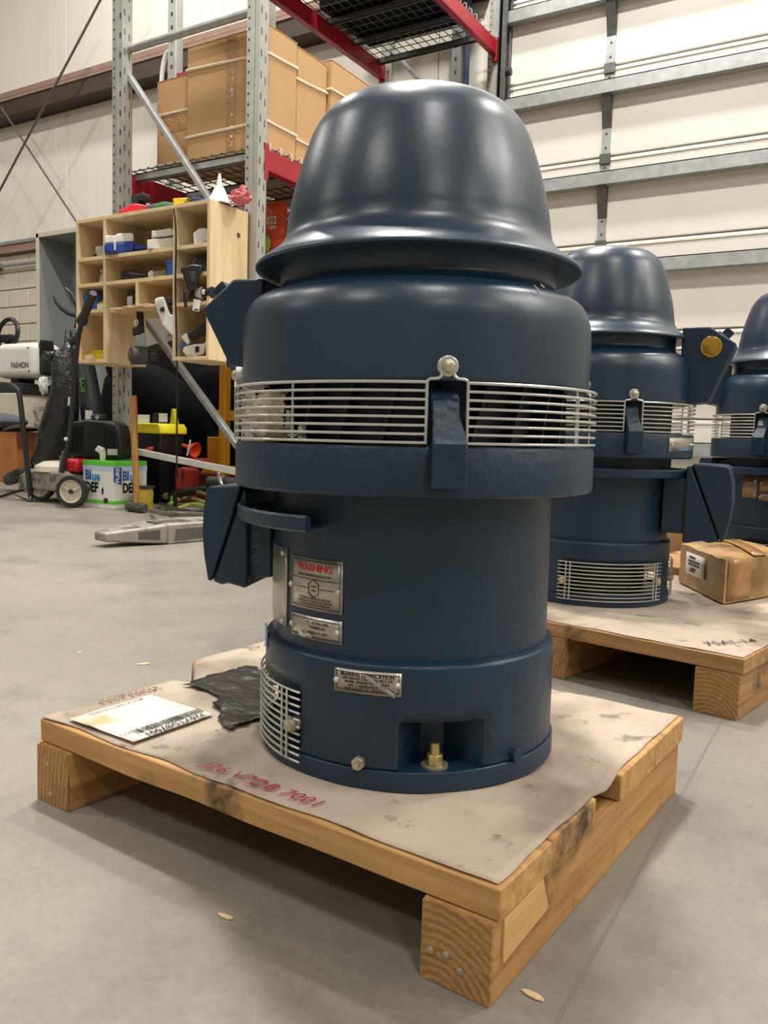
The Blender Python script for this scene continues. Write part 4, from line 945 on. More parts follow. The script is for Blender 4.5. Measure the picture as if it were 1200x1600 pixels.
t = root('white_funnel', 'white plastic funnel standing upside down on the organizer corner', 'funnel', R0(341, 309, 3.06)); h = R0(333, 268, 3.06).z-ZT
MB().lathe([(.056, 0), (.058, .004), (.050, .02), (.022, h*.55), (.013, h*.62), (.006, h), (.004, h), (.010, h*.6), (.045, .018), (.052, 0)], 28).build('funnel_cone', WHT, t); t.location.x -= .03; t.location.y = 3.10; on_top(t)
t = root('pink_rag', 'pink cloth bundle on the right end of the organizer', 'cloth', R0(376, 312, 3.15)); crumple((0, 0, .03), (.055, .04, .035), 13, amp=.5).build('cloth', PINK, t, smooth=30); crumple((.01, 0, .062), (.018, .014, .022), 17, amp=.4).build('cloth_peak', PINK, t, smooth=30); on_top(t)
o = cable('black cord hanging down the front of the organizer to the floor', catmull([R0(272, 326, 2.985), R0(275, 370, 2.985), R0(274, 450, 2.985), R0(276, 540, 2.99), R0(277, 620, 3.1), R0(276, 700, 3.2), R0(277, 745, 3.25)], 5), .0045, BLK, 'power_cord')

# ================================================================== FLOOR CLUTTER AT LEFT
def skin(nm, V, Ed, Rr, mt, parent=None, sub=2):
    me = bpy.data.meshes.new(nm); me.from_pydata([tuple(v) for v in V], Ed, []); me.materials.append(mt)
    o = bpy.data.objects.new(nm, me); C.objects.link(o); o.parent = parent
    q = o.modifiers.new('skin', 'SKIN'); q.use_smooth_shade = True
    for i, r in enumerate(Rr): me.skin_vertices[0].data[i].radius = (r, r)
    me.skin_vertices[0].data[0].use_root = True
    q = o.modifiers.new('sub', 'SUBSURF'); q.levels = sub; q.render_levels = sub
    return o
# tall grey open cabinet against the back wall
c0 = atY(58, 366, 5.35); t = root('open_cabinet', 'tall grey open-fronted steel cabinet against the block wall', 'cabinet', (c0.x, 5.35, 0)); h = c0.z; W_ = 1.05
MB().box(0, .03, 0, .42, 0, h).build('side_panel', GREY, t, bevel=.003, smooth=0); MB().box(W_-.03, W_, 0, .42, 0, h).build('side_panel', GREY, t, bevel=.003, smooth=0)
MB().box(.03, W_-.03, .39, .42, .05, h-.03).build('back_panel', GREY, t, smooth=0); MB().box(.03, W_-.03, 0, .42, h-.03, h).build('top_panel', GREY, t, bevel=.003, smooth=0); MB().box(.03, W_-.03, 0, .42, .02, .05).build('bottom_panel', GREY, t, smooth=0)
m = MB(); m.box(-.004, .034, -.012, 0, 0, h+.004); m.box(-.004, W_+.004, -.012, 0, h-.036, h+.004); m.build('front_trim', OFFW, t, bevel=.002, smooth=0)
MB().tube(catmull([(.66, .385, 1.98), (.66, .33, 1.86), (.70, .30, 1.76), (.74, .33, 1.68)], 5), .018, 8).build('wall_hook', BLK, t)
MB().cyl((.60, .375, 2.10), (.60, .39, 2.10), .035, n=16).build('rubber_plug', BLK, t)

# lying deer statue with antlers
YD = 3.55
t = root('deer_statue', 'glossy black lying deer statue with antlers, snout to the left', 'statue', atZ(92, 770, 0))
def L_(px, py, dy=0.): return atY(px, py, YD+dy)-t.location
V = [L_(92, 738, .1), L_(88, 695, .05), L_(97, 640), L_(104, 600), L_(106, 566), L_(86, 557, -.03), L_(70, 556, -.05), L_(107, 540, .02), L_(107, 513, .04), L_(60, 748, -.05), L_(30, 742, -.1), L_(8, 752, -.08), L_(120, 720, .35), L_(124, 740, .7)]
deer = skin('deer_body', V, [(0, 1), (1, 2), (2, 3), (3, 4), (4, 5), (5, 6), (4, 7), (7, 8), (0, 9), (9, 10), (10, 11), (0, 12), (12, 13)], [.16, .15, .115, .085, .068, .050, .026, .030, .020, .07, .055, .04, .19, .17], BLKG, t)
for dx, lab in ((0, None), (.05, None)):
    b0 = L_(119, 520, .06+dx*4)
    MB().tube([b0, L_(122, 498, .06+dx*4), L_(121, 480, .05+dx*4), L_(113, 461, .05+dx*4), L_(102, 450, .05+dx*4)], [.017, .016, .015, .012, .007], 8).build('antler', BLK, t) if dx == 0 else MB().tube([L_(120, 493, .05), L_(108, 490, .02), L_(96, 482, .0), L_(88, 473, 0), L_(84, 464, 0)], [.016, .015, .014, .011, .006], 8).build('antler', BLK, t)
MB().tube([L_(110, 535, .03), L_(116, 528, .04), L_(120, 515, .06)], [.03, .025, .018], 8).build('antler_base', BLKG, t)
# standing deer statue deeper in the dark
YD = 4.0
t = root('deer_statue', 'matt black standing deer statue half hidden behind the rack post', 'statue', atZ(268, 748, 0))
V = [L_(205, 612), L_(248, 606), L_(285, 618), L_(300, 648, -.03), L_(322, 674, -.03), L_(338, 692, -.03), L_(345, 722, -.03), L_(288, 655, .12), L_(287, 690, .12), L_(292, 724, .12), L_(210, 660, .05), L_(212, 700, .05), L_(212, 745, .05), L_(190, 580), L_(178, 548)]
skin('deer_body', V, [(0, 1), (1, 2), (2, 3), (3, 4), (4, 5), (5, 6), (2, 7), (7, 8), (8, 9), (0, 10), (10, 11), (11, 12), (0, 13), (13, 14)], [.17, .18, .17, .11, .055, .036, .03, .09, .04, .03, .07, .045, .04, .11, .09], BLKM, t)
# dark bulk added as a backdrop, standing in for deep shade behind everything
tp = crumple((0, 0, .50), (.80, .25, .54), 3, 5, .08); 
o = tp.build('dark_backdrop', BLKM, None, smooth=60); o.location = (-4.74, 4.64, .03); rest(o, .002); tag(o, 'large dark bulk added as backdrop for the shadowed space behind the statues', 'backdrop')

# lawn mower
wc = atY(113, 766, 2.98)
t = root('lawn_mower', 'old grey walk-behind mower with white hub wheel and red engine', 'lawn mower', (wc.x, wc.y, 0)); ML = t.location.copy()
def L3(px, py, Y): return atY(px, py, Y)-ML
def wheel(c, ax, r):
    g = bpy.data.objects.new('wheel', None); C.objects.link(g); g.parent = t; g.location = c; q = Vector((0, -1, 0)).rotation_difference(Vector(ax)); g.rotation_mode = 'QUATERNION'; g.rotation_quaternion = q; g.empty_display_size = .03
    MB(Matrix.Rotation(PI/2, 4, 'X')).lathe([(r*.72, -.022), (r*.95, -.022), (r, -.012), (r, .012), (r*.95, .022), (r*.72, .022), (r*.72, -.022)], 32).build('tyre', BLKGREY, g)
    MB(Matrix.Rotation(PI/2, 4, 'X')).lathe([(0, .006), (r*.70, .008), (r*.73, .020), (r*.66, .018), (r*.62, .008)], 32).build('hub', OFFW, g)
    for k in range(3): MB(Matrix.Rotation(PI/2, 4, 'X')).bar((0, 0, .012), (r*.66*math.cos(k*2.094+.5), r*.66*math.sin(k*2.094+.5), .012), .012, .008).build('spoke', OFFW, g)
    MB(Matrix.Rotation(PI/2, 4, 'X')).cyl((0, 0, 0), (0, 0, .022), .012, n=12).build('hub_cap', BLKGREY, g)
wheel((0, 0, .088), (.45, -.89, 0), .087); wheel((-.40, .10, .088), (.45, -.89, 0), .080); wheel((-.16, .46, .088), (.45, -.89, 0), .087)
m = MB(); m.prism([(-.52, .06), (-.50, .15), (-.40, .19), (-.06, .19), (.04, .15), (.06, .08)], lambda x, z: (x*1-.06, .04+(x+.1)*-.06, z), lambda x, z: (x-.02, .44, z)); m.build('mower_deck', FORK, t, bevel=.02, smooth=60)
MB().lathe([(.0, .25), (.05, .25), (.10, .245), (.145, .22), (.15, .19), (.0, .19)], 28).build('deck_dome', OFFW, t).location = (-.32, .18, -.012)
MB().box(-.15, -.045, .06, .20, .185, .262).build('engine', REDPL, t, bevel=.02, smooth=60); MB().cyl((-.13, .04, .20), (-.13, .04, .275), .016, n=12).build('silver_cap', CHROME, t); MB().box(-.165, -.14, .05, .09, .185, .25).build('side_tank', DRED, t, bevel=.008)
MB().obox(L3(98, 722, 2.99), (.026, .02, .12), Matrix.Rotation(.25, 3, 'Y')).build('handle_bracket', GALVD, t, bevel=.003)
for dy, nm in ((0, 'handle_tube'),):
    P = [L3(98, 735, 2.99), L3(107, 688, 2.98), L3(113, 640, 2.97), L3(118, 570, 2.95), L3(122, 530, 2.93), L3(125, 514, 2.91), L3(130, 497, 2.88)]
    MB().tube([p+Vector((dy*.2, dy, 0)) for p in catmull(P, 4)], .013, 10).build(nm, BLKGREY, t)
g0, g1 = L3(127.5, 503, 2.885), L3(146, 458, 2.80)
MB().tube([g0, g0+(g1-g0)*.1, g0+(g1-g0)*.15, g0+(g1-g0)*.92, g1], [.027, .028, .021, .022, .017], 14).build('hand_grip', BLKGREY, t)
MB().obox(L3(108, 627, 2.955), (.010, .006, .046), Matrix.Rotation(.1, 3, 'Y')).build('white_sticker', WHT, t, smooth=0); MB().ball(L3(103, 686, 2.955), .011, 10, 8).build('wing_knob', WHT, t)

# blower tube and ribbed case
t = root('leaf_blower', 'dark leaf blower tube with green marking standing behind the ribbed case', 'blower', atZ(150, 760, 0)); BL = t.location.copy()
a_, b_ = atY(131, 560, 3.78)-BL, atY(152, 692, 3.70)-BL
MB().tube([a_+Vector((0, .03, .12)), a_, a_+(b_-a_)*.5, a_+(b_-a_)*.52, b_, b_+Vector((.02, 0, -.2))], [.062, .062, .070, .076, .076, .09], 20).build('tube', mat('blower_grey', (40, 43, 44), .45, 0, .1, 20), t)
dirv = (b_-a_).normalized(); sd = Vector((.66, -.75, 0)); 
m = MB(); cpt = a_+(b_-a_)*.33+Vector((.030, -.062, 0)); put_text(m, 'ECO', .05, lambda x, y: tuple(cpt-dirv*x+Vector((.75, .66, 0))*(-y)), .001); tag(m.build('green_marking', GREEN, t, smooth=0, solid=.004, fix=False), kind='stuff')
MB().obox(atY(139, 648, 3.60)-BL, (.045, .006, .055), Matrix.Rotation(.6, 3, 'Z')).build('warning_label', WHT, t, smooth=0)
cs = root('ribbed_case', 'black ribbed plastic case with rounded top behind the blue lettered box', 'case', (*(lambda p: (p.x, p.y))(atY(157, 690, 3.195)), 0.002), .30)
P = [(-.30, .262), (-.305, .30), (-.29, .42), (-.255, .462), (-.10, .478), (.10, .474), (.25, .455), (.285, .41), (.30, .30), (.295, .262)]
MB().prism(P, lambda x, z: (x*.55, -.060, z), lambda x, z: (x*.55, .060, z)).build('case_body', BLK, cs, bevel=.012, smooth=50)
for k in range(7):
    MB().box(-.158+.013*k, -.152+.013*k, -.066, -.055, .29, .43+.003*k).build('rib', BLK, cs, bevel=.002, smooth=0); MB().box(.060+.013*k, .066+.013*k, -.066, -.055, .29, .445-.012*k*.6).build('rib', BLK, cs, bevel=.002, smooth=0)
MB().box(-.04, .03, -.04, .02, .47, .508).build('latch_block', BLKGREY, cs, bevel=.012, smooth=50); MB().cyl((.01, -.042, .490), (.01, -.048, .490), .013, n=14).build('lock', CHROME, cs)
MB().box(.085, .145, -.0665, -.062, .285, .318).build('silver_label', CLEARP, cs, smooth=0)
MB().box(-.165, -.125, -.03, .05, 0, .262).build('plinth', BLKM, cs, bevel=.004)
# toolbox on its crate
tb = root('toolbox', 'black toolbox with bright yellow lid on a dark crate behind the sledgehammer', 'toolbox', (-3.785, 3.47, .290))
MB().prism([(-.155, 0), (.155, 0), (.160, .125), (-.160, .125)], lambda x, z: (x, 0, z), lambda x, z: (x, .19, z)).build('box_body', BLK, tb, bevel=.008)
MB().prism([(-.170, .120), (.170, .120), (.170, .155), (.150, .180), (-.150, .180), (-.170, .155)], lambda x, z: (x, -.012, z), lambda x, z: (x, .205, z)).build('lid', YELB, tb, bevel=.006)
MB().prism([(.0, .18), (.05, .18), (.03, .27), (.015, .27)], lambda x, z: (.10+x, .13, z), lambda x, z: (.10+x, .16, z)).build('handle', YELB, tb, bevel=.004)
MB().obox((-.03, .05, .205), (.07, .006, .05), Matrix.Rotation(.5, 3, 'Z')).build('grey_tag', CLEARP, tb, smooth=0); MB().box(.03, .09, .06, .12, .178, .24).build('grip_pad', BLK, tb, bevel=.006); MB().obox((.12, .06, .215), (.05, .006, .05), Matrix.Rotation(.5, 3, 'Z')).build('grey_tag', CLEARP, tb, smooth=0)
o = MB().box(-.15, .15, 0, .18, 0, .289).build('dark_crate', BLKM, None, bevel=.005); o.location = (-3.785, 3.475, 0); tag(o, 'dark crate under the black and yellow toolbox', 'crate')

# box of fluid, two printed faces
DX, DY = -3.545, 3.06; DW, DD, DH = .245, .235, .262
df = root('fluid_box', 'white fluid box with green top band and blue lettering, on the floor', 'box', (DX-DW/2, DY+DD/2, 0))
a, b_ = DW/2, DD/2
MB().box(-a, a, -b_, b_, 0, DH-.030).build('box_body', WHT, df, bevel=.004, smooth=0)
MB().box(-a-.001, a+.001, -b_-.001, b_+.001, DH-.032, DH-.004).build('green_top_band', GREEN, df, bevel=.004, smooth=0)
m = MB(); m.box(-a-.0008, a+.0008, -b_-.0008, b_+.0008, .026, .045); m.build('green_stripe', GREEN, df, smooth=0)
m = MB(); m.box(-a-.0006, a+.0006, -b_-.0006, b_+.0006, DH-.058, DH-.032); m.build('pale_blue_fade', mat('pale_blue', (186, 202, 224), .5), df, smooth=0)
ff = lambda x, y: (x, -b_-.0016, y); fr_ = lambda x, y: (a+.0016, x, y)
def tw(b_, sz, bold): V_, _ = text_geo(b_, sz, bold); return min(v.x for v in V_), max(v.x for v in V_)
def left(m, txt, sz, bold, x0_, zc, f, sx):
    lo, hi = tw(txt, sz, bold); put_text(m, txt, sz, lambda x, y: f(x0_+(x-lo)*sx, zc+y), bold); return x0_+(hi-lo)*sx
for f, wd, xl in ((ff, DW, -.100), (fr_, DD, -.055)):
    sx_ = .92 if f is ff else .82
    m = MB(); xe = left(m, 'Bl', .070, .003, xl, .176, f, sx_); tag(m.build('lettering', mat('print_blue', (28, 92, 158), .5), df, smooth=0, fix=False), kind='stuff')
    m = MB(); left(m, 'ue', .070, .003, xe+.008, .170, f, sx_); tag(m.build('lettering', mat('print_light_blue', (52, 138, 200), .5), df, smooth=0, fix=False), kind='stuff')
    m = MB(); left(m, 'DEF', .072, .0035, xl, .110, f, sx_*.92); tag(m.build('lettering', PRINT, df, smooth=0, fix=False), kind='stuff')
    m = MB(); m.grid(10, 3, lambda u_, v_: f(xl+.150*sx_+.013*(1-v_)*math.sin(u_*2*PI)*(.4+.6*math.sin(v_*PI*.5+.6)), .086+.034*v_*(1 if True else 0)-.010*(1-v_)*math.cos(u_*2*PI))); tag(m.build('drop_mark', mat('print_drop', (40, 96, 170), .5), df, smooth=0, fix=False), kind='stuff')
    m = MB(); x_ = wd*.26; m.f.append(tuple(m.pts([f(x_-.016, .030), f(x_+.016, .030), f(x_+.016, .058), f(x_-.016, .058)])+k for k in range(4))); m.build('grey_mark', BLKGREY, df, smooth=0, fix=False)
m = MB(); i = m.pts([fr_(-b_, .225), fr_(-b_+.055, .225), fr_(-b_+.055, .128), fr_(-b_, .150)]); m.f.append((i, i+1, i+2, i+3)); tag(m.build('ribbon_print', mat('print_ribbon', (38, 74, 160), .5), df, smooth=0, fix=False))
m = MB(); put_text(m, 'PURE', .034, lambda x, y: (a+.0022, -b_+.028-y, .182+x), .001); tag(m.build('lettering', WHT, df, smooth=0, fix=False), kind='stuff')
so = Vector((.0, -.085, 0))
sp_ = MB().tube([so+Vector(q) for q in ((0, 0, DH-.01), (0, 0, DH+.035), (-.004, -.004, DH+.050), (-.016, -.012, DH+.058), (-.024, -.016, DH+.046))], [.014, .017, .022, .020, .015], 12).build('white_spout', WHT, df)

# sledgehammer standing on its head
sl = root('sledgehammer', 'sledgehammer standing on its iron head, wooden handle upright', 'hammer', atZ(213, 800.5, 0))
hd = Vector((.86, -.10, 0)).normalized(); hp = Vector((-hd.y, hd.x, 0))
R_ = Matrix((hd, hp, Vector((0, 0, 1)))).transposed()
m = MB(Matrix.Translation((0, 0, .028)) @ R_.to_4x4() @ Matrix.Rotation(PI/2, 4, 'Y'))
m.lathe([(0, -.074), (.022, -.074), (.027, -.066), (.028, -.03), (.025, -.02), (.025, .02), (.028, .03), (.027, .066), (.022, .074), (0, .074)], 8); m.build('hammer_head', IRON, sl, bevel=.002, smooth=20)
tp_ = atY(208.5, 618, sl.location.y+.015)-sl.location
MB().tube([Vector((-.004, 0, .05)), Vector((-.005, .004, .12)), tp_*.5+Vector((0, 0, .02)), tp_-Vector((0, 0, .004)), tp_], [.013, .015, .017, .018, .013], 14).build('handle', HICK, sl)
# pry bar lying across
o = root('jack_bar', 'long black bar with an orange grip leaning behind the lettered box', 'bar', atY(-6, 778, 2.99)); P0 = o.location.copy(); P1 = atY(240, 700, 3.47)-P0
MB().tube([Vector((0, 0, 0)), P1*.90], .009, 10).build('bar', BLK, o); MB().tube([P1*.89, P1*.90, P1*.985, P1], [.010, .014, .013, .008], 12).build('orange_grip', mat('orange_grip', (206, 84, 64), .5), o)

# chair at the left edge
ch = root('office_chair', 'chair with slate seat and dark tube frame, cut by the left edge', 'chair', atZ(30, 782, 0)); CH = ch.location.copy(); YC = CH.y-.02
def L4(px, py, dy=0.): return atY(px, py, YC+dy)-CH
MB().tube(catmull([L4(-28, 612, .06), L4(-10, 602, .04), L4(12, 601, .02), L4(24, 606), L4(31, 622), L4(40, 705), L4(48, 776, .02)], 5), .015, 10).build('arm_frame', CHAIRM, ch)
MB().tube(catmull([L4(48, 776, .02), L4(44, 783, .03), L4(18, 774, .30), L4(-20, 766, .5)], 5), .013, 10).build('floor_runner', CHAIRM, ch)
MB().tube(catmull([L4(-28, 612, .50), L4(-22, 660, .5), L4(-18, 766, .5)], 5), .015, 10).build('rear_frame', CHAIRM, ch)
m = MB(); sc_ = L4(-14, 658, .22); m.ball(sc_, .22, 24, 14, (1, 1.0, .26)); m.build('seat', SEATM, ch); MB().obox(sc_-Vector((0, 0, .048)), (.30, .30, .02)).build('seat_pan', BLK, ch, bevel=.004)
MB().tube([L4(33, 664), sc_-Vector((-.1, 0, .05))], .010, 8).build('seat_support', CHAIRM, ch)
# white top case and things under it
wcp = atY(26, 562, 3.95)
t = root('scooter_case', 'white rounded case with dark capital lettering on a cream unit at left', 'case', atY(18, 592, 3.95)); SC = t.location.copy()
def rbox(w_, h_, d_, nm, mt, bev, par, off=(0, 0, 0)): o_ = MB().box(-w_/2, w_/2, 0, d_, 0, h_).build(nm, mt, par, bevel=bev, smooth=60, seg=5); o_.location = off; return o_
rbox(.46, .262, .26, 'case_shell', WHT, .055, t, (.03, 0, .006)); rbox(.12, .20, .18, 'dark_seal', BLKGREY, .03, t, (.225, .05, .03))
m = MB(); put_text(m, 'FASHION', .058, lambda x, y: (.10+x*.86, -.0015, .098+y), .0012); tag(m.build('lettering', BLKGREY, t, smooth=0, fix=False), kind='stuff')
for x, z in ((.20, .225), (.205, .055)): MB().cyl((x, -.002, z), (x, .01, z), .008, n=10).build('screw', GALVD, t)
MB().prism([(0, 0), (.05, .09), (.06, .0), (.03, -.08)], lambda x, z: (.22+x, .05, .20+z), lambda x, z: (.23+x, .16, .20+z)).build('strap_clip', BLK, t, bevel=.004)
MB().box(-.1, .0, .06, .2, -.035, .008).build('mount', BLKGREY, t, bevel=.004)
t = root('cream_unit', 'cream boxy unit with orange-brown front, under the white case', 'cabinet', (SC.x, SC.y, 0))
MB().prism([(-.36, .38), (.20, .42), (.185, .60), (.165, .67), (-.36, .67)], lambda x, z: (x, -.06, z), lambda x, z: (x, .4, z)).build('cream_top', OFFW, t, bevel=.006); MB().box(-.36, .10, -.04, .4, 0, .38).build('orange_base', BROWNO, t, bevel=.005); MB().box(-.3, .19, -.05, .38, .67, SC.z-.036).build('dark_rack', BLKGREY, t, bevel=.004) if SC.z-.036 > .68 else None
m = MB(); m.bar((.20, .05, .56), (.52, .12, .55), .02, .03); m.bar((.20, .05, .46), (.50, .12, .45), .015, .02); m.build('chrome_rail', CHROME, t)
t = root('steering_wheel', 'black ring-shaped steering wheel above the white case', 'wheel', atY(12, 522, 4.15)); 
m = MB(); m.tube([Vector((.125*math.cos(k*PI/14), .02*math.sin(k*PI/14), .118*math.sin(k*PI/14))) for k in range(28)], .018, 8, closed=True); m.build('rim', BLK, t); MB().obox((-.05, .02, -.03), (.16, .05, .06)).build('hub', BLK, t, bevel=.012); MB().bar((-.05, .02, -.03), (-.05, .10, -.22), .03, .03).build('column', BLKGREY, t); MB().bar((-.1, .01, -.02), (.1, .0, -.03), .015, .03).build('spoke', BLKGREY, t)
t = crumple((0, 0, 0), (.035, .03, .06), 21, amp=.5).build('white_plastic_bag', WHT, None, smooth=30); t.location = atY(68, 602, 3.9); tag(t, 'crumpled white plastic bag hanging between the white case and the deer', 'bag')

# yellow frame, red cans, funnel, cables under the rack
YY = 3.78
def flo(px, py, Y): p = atY(px, py, Y); return Vector((p.x, p.y, 0))
t = root('yellow_stand', 'amber yellow steel stand standing under the organizer', 'stand', flo(351, 660, YY)); YF_ = t.location.copy(); tz = .95
MB().box(-.026, .026, -.026, .026, 0, tz).build('post', AMB, t, bevel=.008); MB().box(-.05, .35, -.02, .02, .50, .56).build('cross_bar', AMB, t, bevel=.004); MB().box(-.16, .35, -.02, .02, .18, .23).build('cross_bar', AMB, t, bevel=.004); MB().box(-.13, -.02, -.01, .06, .23, .40).build('bracket', AMB, t, bevel=.006); MB().box(.30, .352, -.026, .026, 0, tz).build('post', AMB, t, bevel=.008)
t = root('red_can', 'dull red plastic can on the floor below the white brace', 'can', flo(272, 745, 3.66)); MB().box(-.10, .10, -.06, .12, 0, .21).build('can_body', DRED, t, bevel=.02, smooth=60); MB().cyl((-.05, .03, .205), (-.05, .03, .25), .03, n=16).build('can_neck', DRED, t)
t = root('red_tote', 'dark red low tote behind the cables, right of the red can', 'tote', flo(318, 745, 3.98)); MB().prism([(-.12, 0), (.30, 0), (.32, .16), (-.14, .16)], lambda x, z: (x, -.05, z), lambda x, z: (x, .3, z)).build('tote_body', DRED, t, bevel=.006); MB().box(-.15, .33, -.06, .31, .15, .17).build('rim', DRED, t, bevel=.004)
fp = atY(306, 704, 3.60); t = root('orange_funnel', 'orange plastic funnel lying on its side on the red can', 'funnel', fp); q = MB(Matrix.Rotation(-1.3, 4, 'Y')); q.lathe([(.045, 0), (.047, .004), (.012, .07), (.008, .11), (.006, .11), (.010, .068), (.042, .003)], 24); q.build('funnel_cone', ORNG, t); MB().bar((-.02, -.05, -.03), (.01, -.055, .06), .004, .012).build('white_edge', WHT, t); MB().box(-.09, .06, -.03, .06, -.075, -.045).build('red_tray', DRED, t, bevel=.004)
t = root('cable_spool', 'yellow spool of wire standing beside the lettered box', 'spool', atZ(227, 796, 0)); MB().lathe([(0, 0), (.050, 0), (.050, .010), (.040, .012)], 28).build('flange', MUDY, t); MB().lathe([(.040, .012), (.044, .02), (.041, .05), (.044, .08), (.040, .115)], 28).build('wire_winding', MUDY, t); MB().lathe([(.040, .115), (.052, .117), (.052, .128), (0, .128)], 28).build('flange', BLKGREY, t)
t = root('hose_connector', 'black hose with ribbed brass fitting lying among cables', 'hose', atZ(262, 788, 0)+Vector((0, 0, .045))); MB().tube([(-.02, 0, 0), (.02, 0, .005)], .018, 14).build('brass_end', BRASSY, t)
for k in range(4): MB().tube([(-.06+.017*k, 0, -.006+.003*k), (-.052+.017*k, 0, -.006+.003*k)], .016+.0015*k, 14).build('brass_ring', BRASSY, t)
MB().tube(catmull([(.02, 0, .005), (.10, .03, .03), (.22, .10, .05), (.36, .2, .02), (.5, .3, -.02)], 5), .026, 12).build('hose', BLK, t)
for i_, (pts, m_, lb_) in enumerate((([(255, 794), (285, 778), (318, 784), (350, 800)], CABY, 'yellow green cable loop nearest the red can'), ([(268, 800), (300, 788), (335, 797), (352, 810)], CABY, 'second yellow green cable loop closer to the pallet fork'), ([(250, 786), (280, 797), (312, 800), (345, 795)], BLK, 'black cable lying under the yellow green loops'), ([(262, 775), (296, 768), (330, 775), (350, 790)], mat('olive_cable', (120, 116, 72), .5), 'olive cable arching behind the brass hose fitting'), ([(236, 798), (262, 803), (300, 803), (340, 806)], CABLE, 'thin dark cable on the floor in front of the loops'))):
    P = [atZ(x, y, .02+.018*(k in (1, 2))+.012*i_*(k in (1, 2))) for k, (x, y) in enumerate(pts)]
    cable(lb_, catmull(P, 6), .011, m_, 'floor_cable')
t = root('green_plug', 'green and black plug end standing beside the cable heap', 'plug', atZ(271, 793, 0)); MB().box(-.016, .006, -.01, .01, .02, .065).build('green_body', GREEN, t, bevel=.003); MB().box(.004, .022, -.01, .012, 0, .09).build('black_body', BLK, t, bevel=.003)
t = root('chrome_hook', 'bent chrome rod rising above the conduit box', 'rod', flo(347, 765, 3.35)); b0 = t.location.copy(); MB().tube(catmull([atY(353, 800, b0.y)-b0, atY(349, 765, b0.y)-b0, atY(343, 748, b0.y)-b0, atY(342, 737, b0.y)-b0, atY(347, 731, b0.y)-b0, atY(354, 736, b0.y)-b0], 5), .008, 8).build('rod', CHROME, t)
t = root('grey_cylinder', 'dark grey ram lying on the floor behind the chrome rod', 'cylinder', flo(352, 765, 3.55)+Vector((0, 0, .14))); MB().cyl((-.12, 0, 0), (.25, .05, 0), .04, n=18).build('ram_body', BLKGREY, t); MB().cyl((-.02, 0, 0), (0, .003, 0), .047, n=18).build('collar', GALVD, t); MB().box(-.05, .15, -.03, .06, -.139, -.04).build('wood_rest', BLKM, t)

# pallet jack fork
f0 = atZ(262, 851, 0); fd = (atZ(330, 845, 0)-f0); fd = Vector((fd.x, fd.y, 0)).normalized(); fpn = Vector((-fd.y, fd.x, 0))
fk = root('pallet_jack_fork', 'worn grey pallet jack fork tip lying on the floor', 'fork', f0)
def F(a_, s_, z_): p = fd*a_+fpn*s_; return (p.x, p.y, z_)
m = MB(); W2 = .17
m.hexa([F(-.235, .045, .022), F(0, 0, .002), F(0, W2, .002), F(-.235, W2-.045, .022), F(-.235, .045, .055), F(0, 0, .078), F(0, W2, .078), F(-.235, W2-.045, .055)]); m.build('fork_tip', FORK, fk, bevel=.008)
MB().hexa([F(0, 0, 0), F(.9, 0, 0), F(.9, W2, 0), F(0, W2, 0), F(0, 0, .078), F(.9, 0, .085), F(.9, W2, .085), F(0, W2, .078)]).build('fork_arm', FORK, fk, bevel=.006)
m = MB(); m.hexa([F(.035, -.0012, .014), F(.6, -.0012, .014), F(.6, .004, .014), F(.035, .004, .014), F(.035, -.0012, .060), F(.6, -.0012, .062), F(.6, .004, .062), F(.035, .004, .060)]); m.build('side_recess', FORKD, fk, bevel=.004)
MB().hexa([F(-.19, .038, .030), F(-.03, .004, .020), F(-.03, .012, .020), F(-.19, .044, .030), F(-.19, .038, .046), F(-.03, .004, .058), F(-.03, .012, .058), F(-.19, .044, .046)]).build('tip_recess', FORKD, fk)
m = MB(); m.box(0, 1, 0, 1, 0, 1); m.v = [F(-.02+.16*x, .05+.07*y, .0775+.0035*z) for x, y, z in m.v]; m.build('wheel_slot', FORKD, fk, smooth=0)
# orange bags inside the rack, on totes
t = root('snack_bag', 'orange bag with big white digits seen right of the rack post', 'bag', atY(428, 402, 3.92)); BG = t.location.copy()
m = MB(); m.grid(8, 12, lambda x, y: (-.075+.16*x+.006*math.sin(y*9), -.035*math.sin(x*PI)*(.4+.6*math.sin(y*PI))-.0, .36*y+.008*noise.noise((x*4, y*4, 2)))); m.grid(8, 12, lambda x, y: (-.075+.16*x+.006*math.sin(y*9), .035*math.sin(x*PI)*(.4+.6*math.sin(y*PI))+.002, .36*y)); m.build('bag_body', ORNG, t)
m = MB(); put_text(m, '022', .06, lambda x, y: (.012+x*.85, -.042, .245+y), .002); put_text(m, 'GRO', .026, lambda x, y: (.02+x, -.041, .205+y), .001); tag(m.build('lettering', WHT, t, smooth=0, fix=False), kind='stuff')
MB().ball((-.035, -.038, .12), .05, 14, 8, (.8, .2, 1.1)).build('green_print', mat('lime_print', (156, 186, 50), .5), t)
t = root('orange_pouch', 'second orange and cream pouch behind the lettered orange bag', 'bag', atY(446, 402, 4.05)); crumple((0, 0, .13), (.05, .03, .14), 31).build('pouch_body', mat('amber_pouch', (206, 150, 80), .5, 0, .25, 9), t, smooth=40)
t = root('blue_pouch', 'dark blue and white pouch standing behind the orange bags', 'bag', atY(448, 345, 4.25)); crumple((0, 0, .12), (.06, .03, .15), 37).build('pouch_body', mat('pouch_navy', (36, 40, 92), .4, 0, .3, 12), t, smooth=40)
